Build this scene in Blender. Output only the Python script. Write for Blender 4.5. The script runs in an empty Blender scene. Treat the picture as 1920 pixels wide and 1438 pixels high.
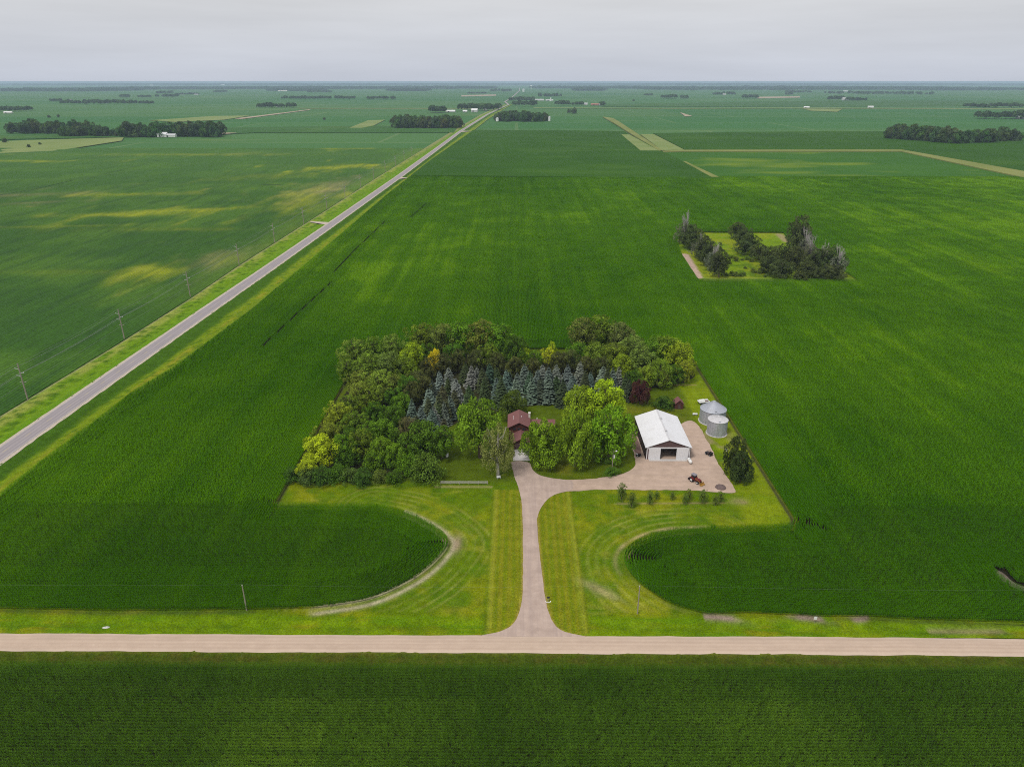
import bpy, math, random
import numpy as np
from mathutils import Vector
from mathutils.geometry import tessellate_polygon

random.seed(7)
R = np.random.default_rng(11)
SC = bpy.context.scene
COL = SC.collection

# ------------------------------------------------------------------ camera model (metres; +Y runs along the highway)
FPX = 1333.0; CAMH = 120.0; PITCH = math.radians(23.0); YAW = math.radians(0.35)
_f = np.array([-math.sin(YAW) * math.cos(PITCH), math.cos(YAW) * math.cos(PITCH), -math.sin(PITCH)])
_r = np.array([math.cos(YAW), math.sin(YAW), 0.0]); _d = np.cross(_f, _r)
def G(px, py, z=0.0):
    """survey helper: where a sight line through a photo point meets the level z"""
    D = _f + (px - 960) / FPX * _r + (py - 719) / FPX * _d
    t = (z - CAMH) / D[2]
    return float(D[0] * t), float(D[1] * t)

# ------------------------------------------------------------------ object helpers
def tag(o, label=None, cat=None, group=None, kind=None):
    if label: o['label'] = label
    if cat: o['category'] = cat
    if group: o['group'] = group
    if kind: o['kind'] = kind
    return o

def empty(name, loc=(0, 0, 0), rz=0.0, label=None, cat=None, group=None):
    o = bpy.data.objects.new(name, None); COL.objects.link(o)
    o.empty_display_size = 0.5
    o.location = loc; o.rotation_euler = (0, 0, rz)
    return tag(o, label, cat, group)

def link(name, me, parent=None, loc=(0, 0, 0), rz=0.0, scale=None, color=None):
    o = bpy.data.objects.new(name, me); COL.objects.link(o)
    o.location = loc; o.rotation_euler = (0, 0, rz)
    if scale is not None: o.scale = scale
    if color is not None: o.color = (*color, 1.0)
    if parent is not None: o.parent = parent
    return o

def np_mesh(name, V, Fq, mats, attrs=None, colors=None, mat_idx=None, smooth=False):
    """mesh from arrays: V (n,3), Fq (m,k)"""
    me = bpy.data.meshes.new(name)
    V = np.asarray(V, dtype=np.float32); Fq = np.asarray(Fq, dtype=np.int32)
    me.vertices.add(len(V)); me.vertices.foreach_set('co', V.ravel())
    m = len(Fq)
    if m:
        k = Fq.shape[1]
        me.loops.add(m * k); me.loops.foreach_set('vertex_index', Fq.ravel())
        me.polygons.add(m)
        me.polygons.foreach_set('loop_start', np.arange(m, dtype=np.int32) * k)
        me.polygons.foreach_set('loop_total', np.full(m, k, dtype=np.int32))
        if mat_idx is not None: me.polygons.foreach_set('material_index', np.asarray(mat_idx, dtype=np.int32))
        if smooth: me.polygons.foreach_set('use_smooth', np.ones(m, dtype=bool))
    for mm in (mats if isinstance(mats, (list, tuple)) else [mats]): me.materials.append(mm)
    for n, a in (attrs or {}).items():
        a = np.asarray(a)
        if a.ndim == 2:
            at = me.attributes.new(n, 'FLOAT_VECTOR', 'POINT'); at.data.foreach_set('vector', a.astype(np.float32).ravel())
        elif a.dtype.kind == 'i':
            at = me.attributes.new(n, 'INT', 'POINT'); at.data.foreach_set('value', a.astype(np.int32))
        else:
            at = me.attributes.new(n, 'FLOAT', 'POINT'); at.data.foreach_set('value', a.astype(np.float32))
    for n, a in (colors or {}).items():
        at = me.attributes.new(n, 'FLOAT_COLOR', 'POINT')
        c = np.ones((len(V), 4), dtype=np.float32); c[:, :3] = a
        at.data.foreach_set('color', c.ravel())
    me.update(calc_edges=True); me.validate()
    return me

class MB:
    """collects solids into ONE mesh"""
    def __init__(s): s.v = []; s.f = []; s.m = []
    def add(s, vs, fs, mi=0):
        n = len(s.v); s.v += [tuple(map(float, v)) for v in vs]
        s.f += [tuple(i + n for i in f) for f in fs]; s.m += [mi] * len(fs)
    def box(s, c, d, mi=0, rz=0.0):
        x, y, z = d[0] / 2, d[1] / 2, d[2] / 2
        cr, sr = math.cos(rz), math.sin(rz)
        vs = []
        for (a, b, e) in ((-x, -y, -z), (x, -y, -z), (x, y, -z), (-x, y, -z), (-x, -y, z), (x, -y, z), (x, y, z), (-x, y, z)):
            vs.append((c[0] + a * cr - b * sr, c[1] + a * sr + b * cr, c[2] + e))
        s.add(vs, [(3, 2, 1, 0), (4, 5, 6, 7), (0, 1, 5, 4), (1, 2, 6, 5), (2, 3, 7, 6), (3, 0, 4, 7)], mi); return s
    def tube(s, p, q, r0, r1=None, n=8, mi=0, caps=True):
        r1 = r0 if r1 is None else r1
        p = Vector(p); q = Vector(q); d = (q - p).normalized()
        u = d.orthogonal().normalized(); w = d.cross(u)
        vs = []
        for c, r in ((p, r0), (q, r1)):
            for k in range(n):
                a = 2 * math.pi * k / n
                vs.append(c + u * (r * math.cos(a)) + w * (r * math.sin(a)))
        fs = [(k, (k + 1) % n, n + (k + 1) % n, n + k) for k in range(n)]
        if caps: fs += [tuple(range(n - 1, -1, -1)), tuple(range(n, 2 * n))]
        s.add(vs, fs, mi); return s
    def lathe(s, c, prof, n=20, mi=0, axis='z'):
        """prof: list of (r, h); closed by poles where r == 0"""
        vs = []; fs = []
        for r, h in prof:
            for k in range(n):
                a = 2 * math.pi * k / n
                p = (r * math.cos(a), r * math.sin(a), h)
                if axis == 'y': p = (p[0], p[2], p[1])
                if axis == 'x': p = (p[2], p[0], p[1])
                vs.append((c[0] + p[0], c[1] + p[1], c[2] + p[2]))
        for i in range(len(prof) - 1):
            for k in range(n):
                a, b = i * n + k, i * n + (k + 1) % n
                fs.append((a, b, b + n, a + n))
        s.add(vs, fs, mi); return s
    def prism(s, pts, vec, mi=0):
        """closed polygon pts (3D) pushed along vec"""
        n = len(pts); v = Vector(vec)
        vs = [Vector(p) for p in pts] + [Vector(p) + v for p in pts]
        fs = [tuple(range(n - 1, -1, -1)), tuple(range(n, 2 * n))] + [(k, (k + 1) % n, n + (k + 1) % n, n + k) for k in range(n)]
        s.add(vs, fs, mi); return s
    def mesh(s, name, mats):
        me = bpy.data.meshes.new(name); me.from_pydata(s.v, [], s.f)
        for m in (mats if isinstance(mats, (list, tuple)) else [mats]): me.materials.append(m)
        me.polygons.foreach_set('material_index', s.m); me.update()
        return me
    def build(s, name, mats, parent=None, loc=(0, 0, 0), rz=0.0):
        return link(name, s.mesh(name, mats), parent, loc, rz)

# ------------------------------------------------------------------ smooth value noise (numpy)
def vnoise(x, y, scale, seed=0):
    x = np.asarray(x) / scale; y = np.asarray(y) / scale
    xi = np.floor(x).astype(np.int64); yi = np.floor(y).astype(np.int64)
    fx = x - xi; fy = y - yi
    fx = fx * fx * (3 - 2 * fx); fy = fy * fy * (3 - 2 * fy)
    def h(a, b):
        n = (a * 374761393 + b * 668265263 + seed * 1442695041) & 0xFFFFFFFF
        n = ((n ^ (n >> 13)) * 1274126177) & 0xFFFFFFFF
        return ((n ^ (n >> 16)) & 0xFFFF) / 65535.0
    return (h(xi, yi) * (1 - fx) + h(xi + 1, yi) * fx) * (1 - fy) + (h(xi, yi + 1) * (1 - fx) + h(xi + 1, yi + 1) * fx) * fy
def fbm(x, y, scale, seed=0, oct=3):
    t = 0; a = 1; s = 0
    for k in range(oct):
        t = t + a * vnoise(x, y, scale / 2 ** k, seed + 17 * k); s += a; a *= 0.5
    return t / s
def smooth(a, b, x):
    t = np.clip((x - a) / (b - a), 0, 1); return t * t * (3 - 2 * t)

# ------------------------------------------------------------------ materials
def new_mat(name):
    m = bpy.data.materials.new(name); m.use_nodes = True
    nt = m.node_tree; nt.nodes.clear()
    return m, nt, nt.nodes, nt.links

class NT:
    """tiny node-graph writer"""
    def __init__(s, name):
        s.m, s.nt, s.n, s.l = new_mat(name)
        s.out = s.n.new('ShaderNodeOutputMaterial')
    def node(s, t, **kw):
        n = s.n.new(t)
        for k, v in kw.items(): setattr(n, k, v)
        return n
    def put(s, sock, v):
        if isinstance(v, bpy.types.NodeSocket): s.l.new(v, sock)
        elif v is not None: sock.default_value = v
    def math(s, op, a, b=None, c=None, clamp=False):
        n = s.node('ShaderNodeMath', operation=op, use_clamp=clamp)
        for i, v in enumerate((a, b, c)):
            if v is not None: s.put(n.inputs[i], v)
        return n.outputs[0]
    def mix(s, fac, a, b, blend='MIX'):
        n = s.node('ShaderNodeMix', data_type='RGBA', blend_type=blend)
        n.clamp_factor = True
        s.put(n.inputs[0], fac)
        for i, v in ((6, a), (7, b)):
            if isinstance(v, (tuple, list)): v = (*v[:3], 1.0)
            s.put(n.inputs[i], v)
        return n.outputs[2]
    def pos(s, scale=(1, 1, 1), rot=(0, 0, 0)):
        g = s.node('ShaderNodeNewGeometry')
        m = s.node('ShaderNodeMapping'); m.inputs['Scale'].default_value = scale; m.inputs['Rotation'].default_value = rot
        s.l.new(g.outputs['Position'], m.inputs['Vector']); return m.outputs[0]
    def objco(s, scale=(1, 1, 1)):
        g = s.node('ShaderNodeTexCoord')
        m = s.node('ShaderNodeMapping'); m.inputs['Scale'].default_value = scale
        s.l.new(g.outputs['Object'], m.inputs['Vector']); return m.outputs[0]
    def noise(s, vec, scale, detail=4, rough=0.55, lo=0.3, hi=0.7):
        n = s.node('ShaderNodeTexNoise'); n.inputs['Scale'].default_value = scale
        n.inputs['Detail'].default_value = detail; n.inputs['Roughness'].default_value = rough
        s.put(n.inputs['Vector'], vec)
        r = s.node('ShaderNodeMapRange'); r.inputs[1].default_value = lo; r.inputs[2].default_value = hi
        s.l.new(n.outputs[0], r.inputs[0]); return r.outputs[0]
    def attr(s, name, typ='GEOMETRY', out='Fac'):
        n = s.node('ShaderNodeAttribute', attribute_name=name, attribute_type=typ); return n.outputs[out]
    def bump(s, h, strength=0.5, dist=0.1):
        n = s.node('ShaderNodeBump'); n.inputs['Strength'].default_value = strength; n.inputs['Distance'].default_value = dist
        s.l.new(h, n.inputs['Height']); return n.outputs[0]
    def principled(s, col, rough=0.8, spec=0.3, metal=0.0, normal=None):
        p = s.node('ShaderNodeBsdfPrincipled')
        if isinstance(col, (tuple, list)): col = (*col[:3], 1.0)
        s.put(p.inputs['Base Color'], col); s.put(p.inputs['Roughness'], rough)
        p.inputs['Specular IOR Level'].default_value = spec; s.put(p.inputs['Metallic'], metal)
        if normal is not None: s.l.new(normal, p.inputs['Normal'])
        s.l.new(p.outputs[0], s.out.inputs['Surface']); return p
    def leaf(s, col, trans=0.25, normal=None, gloss=0.0):
        d = s.node('ShaderNodeBsdfDiffuse'); t = s.node('ShaderNodeBsdfTranslucent'); m = s.node('ShaderNodeMixShader')
        for q in (d, t):
            s.put(q.inputs['Color'], col)
            if normal is not None: s.l.new(normal, q.inputs['Normal'])
        m.inputs[0].default_value = trans
        s.l.new(d.outputs[0], m.inputs[1]); s.l.new(t.outputs[0], m.inputs[2])
        o = m.outputs[0]
        if gloss > 0:
            g = s.node('ShaderNodeBsdfGlossy'); g.inputs['Roughness'].default_value = 0.45
            g.inputs['Color'].default_value = (.8, .85, .8, 1)
            m2 = s.node('ShaderNodeMixShader'); m2.inputs[0].default_value = gloss
            s.l.new(o, m2.inputs[1]); s.l.new(g.outputs[0], m2.inputs[2]); o = m2.outputs[0]
        s.l.new(o, s.out.inputs['Surface'])

def simple_mat(name, col, rough=0.7, var=0.15, scale=2.0, metal=0.0, spec=0.3, stretch=(1, 1, 1), dirt=None):
    t = NT(name); c = t.objco(stretch)
    n = t.noise(c, scale, 5, 0.6)
    lo = tuple(x * (1 - var) for x in col); hi = tuple(min(1, x * (1 + var)) for x in col)
    k = t.mix(n, lo, hi)
    if dirt is not None:
        k = t.mix(t.math('MULTIPLY', t.noise(c, scale * 0.37, 4, 0.6, 0.5, 0.75), dirt[1]), k, dirt[0])
    t.principled(k, rough, spec, metal)
    return t.m

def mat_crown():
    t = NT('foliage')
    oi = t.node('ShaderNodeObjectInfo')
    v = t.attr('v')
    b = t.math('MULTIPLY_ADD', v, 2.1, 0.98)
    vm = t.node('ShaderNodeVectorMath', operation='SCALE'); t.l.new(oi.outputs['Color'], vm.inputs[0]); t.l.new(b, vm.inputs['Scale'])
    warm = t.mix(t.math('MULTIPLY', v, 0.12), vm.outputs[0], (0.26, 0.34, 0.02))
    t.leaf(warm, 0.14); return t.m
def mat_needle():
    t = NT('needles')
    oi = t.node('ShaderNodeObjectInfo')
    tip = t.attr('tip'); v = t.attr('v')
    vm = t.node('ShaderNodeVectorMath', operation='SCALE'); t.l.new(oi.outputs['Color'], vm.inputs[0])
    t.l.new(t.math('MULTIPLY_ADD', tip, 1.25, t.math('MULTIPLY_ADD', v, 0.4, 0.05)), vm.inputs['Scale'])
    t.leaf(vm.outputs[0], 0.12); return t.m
def mat_bark(name, col):
    t = NT(name); n = t.noise(t.objco((6, 6, 1)), 2.0, 5)
    t.principled(t.mix(n, tuple(c * .55 for c in col), tuple(c * 1.3 for c in col)), 0.9, 0.1); return t.m
def mat_corn(name, dark, light, pale):
    t = NT(name)
    ti = t.attr('tint', 'INSTANCER'); v = t.attr('v')
    a_ = t.math('MULTIPLY_ADD', t.noise(t.pos((.11, .0035, 0)), 1.0, 3, .6), .34, -.17) if name == 'corn_leaf' else t.math('MULTIPLY_ADD', t.noise(t.pos((.012, .5, 0)), 1.0, 3, .6), .3, -.15)
    b_ = t.math('MULTIPLY_ADD', t.noise(t.pos((.035, .028, 0)), 1.0, 4, .6), .36, -.18)
    ti = t.math('ADD', ti, t.math('ADD', a_, b_), clamp=True)
    c = t.mix(ti, dark, light)
    c = t.mix(t.math('MULTIPLY_ADD', ti, 2.0, -1.15, clamp=True), c, pale)
    vm = t.node('ShaderNodeVectorMath', operation='SCALE'); t.l.new(c, vm.inputs[0])
    t.l.new(t.math('MULTIPLY_ADD', v, 1.3, 0.42), vm.inputs['Scale'])
    t.leaf(vm.outputs[0], 0.12); return t.m
def mat_ground_col(name, nscale=1.2, amp=0.35, bump=0.6, dist=0.15):
    """ground cover whose plant colour comes from the 'gc' attribute, plus fine clumping"""
    t = NT(name); c = t.attr('gc', out='Color'); p = t.pos()
    n1 = t.noise(p, nscale, 5, 0.65); n2 = t.noise(p, nscale * 0.16, 4, 0.6)
    f = t.math('MULTIPLY', t.math('MULTIPLY_ADD', n1, 2 * amp, 1 - amp), t.math('MULTIPLY_ADD', n2, amp, 1 - amp * .5))
    vm = t.node('ShaderNodeVectorMath', operation='SCALE'); t.l.new(c, vm.inputs[0]); t.l.new(f, vm.inputs['Scale'])
    t.principled(vm.outputs[0], 0.95, 0.05, normal=t.bump(n1, bump, dist)); return t.m

M = {}
M['crown'] = mat_crown(); M['needle'] = mat_needle()
M['bark'] = mat_bark('bark', (.13, .10, .075)); M['pale_bark'] = mat_bark('pale_bark', (.5, .46, .4)); M['dead_wood'] = mat_bark('dead_wood', (.54, .5, .47))
M['corn'] = mat_corn('corn_leaf', (.050, .156, .001), (.128, .292, .002), (.19, .365, .004))
M['corn_near'] = mat_corn('corn_leaf_dark', (.050, .118, .007), (.110, .218, .014), (.15, .27, .014))
M['grass'] = mat_ground_col('grass', 2.3, .42, .8, .2); M['soy'] = mat_ground_col('soybean_canopy', 0.5, 0.22, 0.7, 0.4)

# ------------------------------------------------------------------ crop geometry: plants in rows, instanced along the rows
def corn_block(rows, length, step, nleaf, w, L, h, rng, jit=0.05, across=.48):
    """corn plants (two-piece arching leaves) in parallel rows; returns V, F, v"""
    n = int(round(length / step))
    px = (np.arange(n) + 0.5) * step - length / 2
    py = (np.arange(rows) - (rows - 1) / 2) * 0.762
    X, Y = np.meshgrid(px, py); X = X.ravel() + rng.normal(0, jit, X.size); Y = Y.ravel() + rng.normal(0, jit * .8, Y.size)
    keep = rng.uniform(0, 1, X.size) > .07; X, Y = X[keep], Y[keep]
    N = X.size; H = h * rng.uniform(.92, 1.08, N)
    pv = rng.uniform(0, 1, N)
    a0 = rng.uniform(0, math.pi, N)
    Vs = []; vs = []
    for k in range(nleaf):
        z0 = H * (0.42 + 0.55 * k / max(1, nleaf - 1)) - 0.25
        a = a0 + math.pi * k + rng.normal(0, .5, N)
        kt = k / max(1, nleaf - 1); ll = L * rng.uniform(.75, 1.15, N) * (1.2 - .5 * kt)
        dx, dy = np.cos(a), np.sin(a) * across; sx, sy = -dy * w / 2, dx * w / 2
        r1, r2 = (.5 - .2 * kt) * ll, (1.0 - .3 * kt) * ll
        z1 = z0 + (.34 + .3 * kt) * ll; z2 = z1 - rng.uniform(.05, .5, N) * ll * (1 - .55 * kt)
        P = [(X - sx * .5, Y - sy * .5, z0), (X + sx * .5, Y + sy * .5, z0), (X + dx * r1 + sx, Y + dy * r1 + sy, z1), (X + dx * r1 - sx, Y + dy * r1 - sy, z1),
             (X + dx * r2 + sx * .25, Y + dy * r2 + sy * .25, z2), (X + dx * r2 - sx * .25, Y + dy * r2 - sy * .25, z2)]
        Vs.append(np.stack([np.stack(p, 1) for p in P], 1))      # N,6,3
        lv = np.clip(.65 * pv + .35 * rng.uniform(0, 1, N), 0, 1)
        vs.append(np.repeat(lv[:, None], 6, 1))
    V = np.concatenate(Vs).reshape(-1, 3); v = np.concatenate(vs).reshape(-1)
    b = np.arange(len(V) // 6)[:, None] * 6
    Fq = np.concatenate([b + np.array([0, 1, 2, 3]), b + np.array([3, 2, 4, 5])])
    return V, Fq, v

def crop_object(name, protos, pts, mat, label, cat):
    """ONE object: the plants' blocks and a point per block, joined by geometry nodes.
    pts: dict of arrays x, y, z, rot, sx, sz, tint, which"""
    V = [np.stack([pts['x'], pts['y'], pts['z']], 1)]; n0 = len(pts['x'])
    pid = [np.full(n0, -1)]; v = [np.zeros(n0)]; F = []; off = n0
    for i, (pV, pF, pv) in enumerate(protos):
        V.append(pV); F.append(pF + off); off += len(pV); pid.append(np.full(len(pV), i)); v.append(pv)
    n = off; pad = n - n0
    def P(a): return np.concatenate([np.asarray(a, dtype=float), np.zeros(pad)])
    rot = np.zeros((n, 3)); rot[:n0, 2] = pts['rot']
    scl = np.ones((n, 3)); scl[:n0, 0] = pts['sx']; scl[:n0, 2] = pts['sz']
    me = np_mesh(name, np.concatenate(V), np.concatenate(F), mat,
                 attrs={'pid': np.concatenate(pid).astype(int), 'which': np.concatenate([pts['which'], np.full(pad, -1)]).astype(int),
                        'rot': rot, 'scl': scl, 'tint': P(pts['tint']), 'v': np.concatenate(v)})
    o = link(name, me)
    ng = bpy.data.node_groups.new(name + '_rows', 'GeometryNodeTree')
    ng.interface.new_socket('Geometry', in_out='INPUT', socket_type='NodeSocketGeometry')
    ng.interface.new_socket('Geometry', in_out='OUTPUT', socket_type='NodeSocketGeometry')
    N = ng.nodes; L = ng.links
    gi = N.new('NodeGroupInput'); go = N.new('NodeGroupOutput'); jn = N.new('GeometryNodeJoinGeometry')
    def named(n_, t):
        a = N.new('GeometryNodeInputNamedAttribute'); a.data_type = t; a.inputs['Name'].default_value = n_
        return next(s for s in a.outputs if s.enabled and s.name == 'Attribute')
    def eq(a, k):
        c = N.new('FunctionNodeCompare'); c.data_type = 'INT'; c.operation = 'EQUAL'
        ins = [s for s in c.inputs if s.enabled and s.type == 'INT']
        L.new(a, ins[0]); ins[1].default_value = k
        return c.outputs[0]
    apid = named('pid', 'INT'); aw = named('which', 'INT'); ar = named('rot', 'FLOAT_VECTOR'); asc = named('scl', 'FLOAT_VECTOR')
    e2r = N.new('FunctionNodeEulerToRotation'); L.new(ar, e2r.inputs[0])
    for k in range(len(protos)):
        s1 = N.new('GeometryNodeSeparateGeometry'); s1.domain = 'POINT'
        L.new(gi.outputs[0], s1.inputs[0]); L.new(eq(apid, k), s1.inputs['Selection'])
        s2 = N.new('GeometryNodeSeparateGeometry'); s2.domain = 'POINT'
        L.new(gi.outputs[0], s2.inputs[0]); L.new(eq(aw, k), s2.inputs['Selection'])
        ip = N.new('GeometryNodeInstanceOnPoints')
        L.new(s2.outputs[0], ip.inputs['Points']); L.new(s1.outputs[0], ip.inputs['Instance'])
        L.new(e2r.outputs[0], ip.inputs['Rotation']); L.new(asc, ip.inputs['Scale'])
        L.new(ip.outputs[0], jn.inputs[0])
    L.new(jn.outputs[0], go.inputs[0])
    md = o.modifiers.new('rows', 'NODES'); md.node_group = ng
    return tag(o, label, cat, kind='stuff')

# ------------------------------------------------------------------ polygons and distances
def inside(poly, x, y):
    c = np.zeros(x.shape, bool); n = len(poly)
    for i in range(n):
        (x1, y1), (x2, y2) = poly[i], poly[(i + 1) % n]
        if y1 == y2: continue
        t = (y > y1) != (y > y2)
        c ^= t & (x < (x2 - x1) * (y - y1) / (y2 - y1) + x1)
    return c
def seg_dist(path, x, y, closed=True):
    d = np.full(x.shape, 1e9); n = len(path)
    for i in range(n if closed else n - 1):
        ax, ay = path[i]; bx, by = path[(i + 1) % n]
        ex, ey = bx - ax, by - ay; L2 = ex * ex + ey * ey + 1e-9
        t = np.clip(((x - ax) * ex + (y - ay) * ey) / L2, 0, 1)
        d = np.minimum(d, np.hypot(x - ax - t * ex, y - ay - t * ey))
    return d
def chaikin(p, it=2, closed=False):
    p = [np.array(q, float) for q in p]
    for _ in range(it):
        q = [] if closed else [p[0]]
        for i in range(len(p) if closed else len(p) - 1):
            a, b = p[i], p[(i + 1) % len(p)]
            q += [a * .75 + b * .25, a * .25 + b * .75]
        if not closed: q.append(p[-1])
        p = q
    return [tuple(a) for a in p]
def resample(path, step, closed=False):
    p = np.array(path + ([path[0]] if closed else []), float)
    s = np.concatenate([[0], np.cumsum(np.hypot(*np.diff(p, axis=0).T))])
    n = max(2, int(s[-1] / step) + 1); t = np.linspace(0, s[-1], n, endpoint=not closed)
    return np.stack([np.interp(t, s, p[:, 0]), np.interp(t, s, p[:, 1])], 1)

# highway edge lines as functions x(Y)
HW = np.array([(-183, -200), (-179.4, 224), (-175.5, 380), (-172.6, 474), (-168.2, 653), (-160.4, 1000), (-153.5, 1440), (-146.7, 1950), (-115, 3000), (-74, 3800), (-45, 4260), (-75, 4900), (-45, 5900), (36, 10600), (60, 16000)])
def hwx(y): return np.interp(y, HW[:, 1], HW[:, 0])
VR = np.array([(-164, -200), (-161.5, 200), (-159.4, 270), (-154.6, 297), (-149.8, 391), (-148.4, 613), (-147.9, 811), (-144.6, 1004), (-140, 1234), (-119.8, 1802), (-100, 2600), (-52, 3800), (-25, 4300)])
VL = np.array([(-203, -200), (-200.5, 250), (-197, 336), (-195.3, 411), (-196, 491), (-194.6, 571), (-192.1, 729), (-188.9, 986), (-184.7, 1183), (-168, 1960), (-140, 3000), (-100, 3800), (-70, 4300)])
def vrx(y): return np.interp(y, VR[:, 1], VR[:, 0])
def vlx(y): return np.interp(y, VL[:, 1], VL[:, 0])

lobe_left = chaikin([(-49.6, 139.3), (-36.9, 142.1), (-29.7, 147.2), (-23.6, 153.7), (-20.0, 160.6), (-18.2, 166.0), (-19.6, 169.5), (-24.2, 175.0), (-33.2, 182.1), (-43.4, 185.4)], 2)
lobe_right = chaikin([(56.0, 173.8), (43.6, 173.0), (34.3, 168.1), (29.6, 162.5), (28.7, 157.4), (30.2, 152), (33.2, 146.6), (38.8, 140.6), (47.1, 137.6)], 2)
LOT = (-73.8, 82.4, 324.0)     # lot: west edge, east edge, north edge
corn_poly = [(-161.5, 139.0), (-119, 138.5), (-100, 137.9), (-65, 138.6)] + lobe_left + [(-73.4, 185.6), (LOT[0], 188), (LOT[0], LOT[2]), (LOT[1], LOT[2]), (LOT[1], 179.3), (80.5, 175.8)] + lobe_right + \
    [(56.2, 138.2), (74.3, 137.0), (87.2, 137.1), (94.5, 136.2), (121.9, 135.2), (300, 135.5), (560, 135.5), (900, 1002), (-144.6, 1004)] + [(x, y) for x, y in VR[::-1] if 190 < y < 1000]
island = [G(*p) for p in ((1270, 452), (1300, 437), (1468, 438), (1476, 452), (1574, 505), (1606, 527), (1309, 527), (1279, 481))]
washout = [G(*p) for p in [(1858, 1066), (1880, 1071), (1902, 1094), (1925, 1100), (1960, 1112), (1925, 1110), (1893, 1099), (1868, 1079)]]
holes = [island, washout]
gap_lines = [[G(490, 656), G(560, 590), G(622, 533)], [G(625, 516), G(668, 470), G(722, 418)], [G(800, 384), G(770, 410)]]

def corn_tint(x, y):
    t = 0.38 + 0.95 * (fbm(x, y * .7, 110, 3, 3) - .5) + .2 * (fbm(x, y, 20, 5, 2) - .5)
    for px, py, rx, ry, a in ((870, 578, 22, 30, .3), (660, 560, 26, 60, .3), (720, 500, 60, 50, .26), (850, 455, 60, 60, .26), (980, 490, 40, 80, .18), (1800, 405, 150, 60, .18), (1400, 350, 80, 60, .08), (1640, 470, 60, 30, .25), (1000, 410, 40, 30, .2), (300, 900, 30, 30, .12)):
        gx, gy = G(px, py, 2); t = t + a * np.exp(-((x - gx) / rx) ** 2 - ((y - gy) / ry) ** 2)
    t = t - .22 * smooth(60, 20, y - 137) - .16 * smooth(222, 160, y) * smooth(190, 90, np.abs(x - 3)) + .03 * smooth(500, 900, y) - .1 * smooth(960, 1000, y)  # lobe corn tinted darker: shade on its unlit stalk sides put into the colour
    return np.clip(t, 0.0, 1.0)

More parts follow.
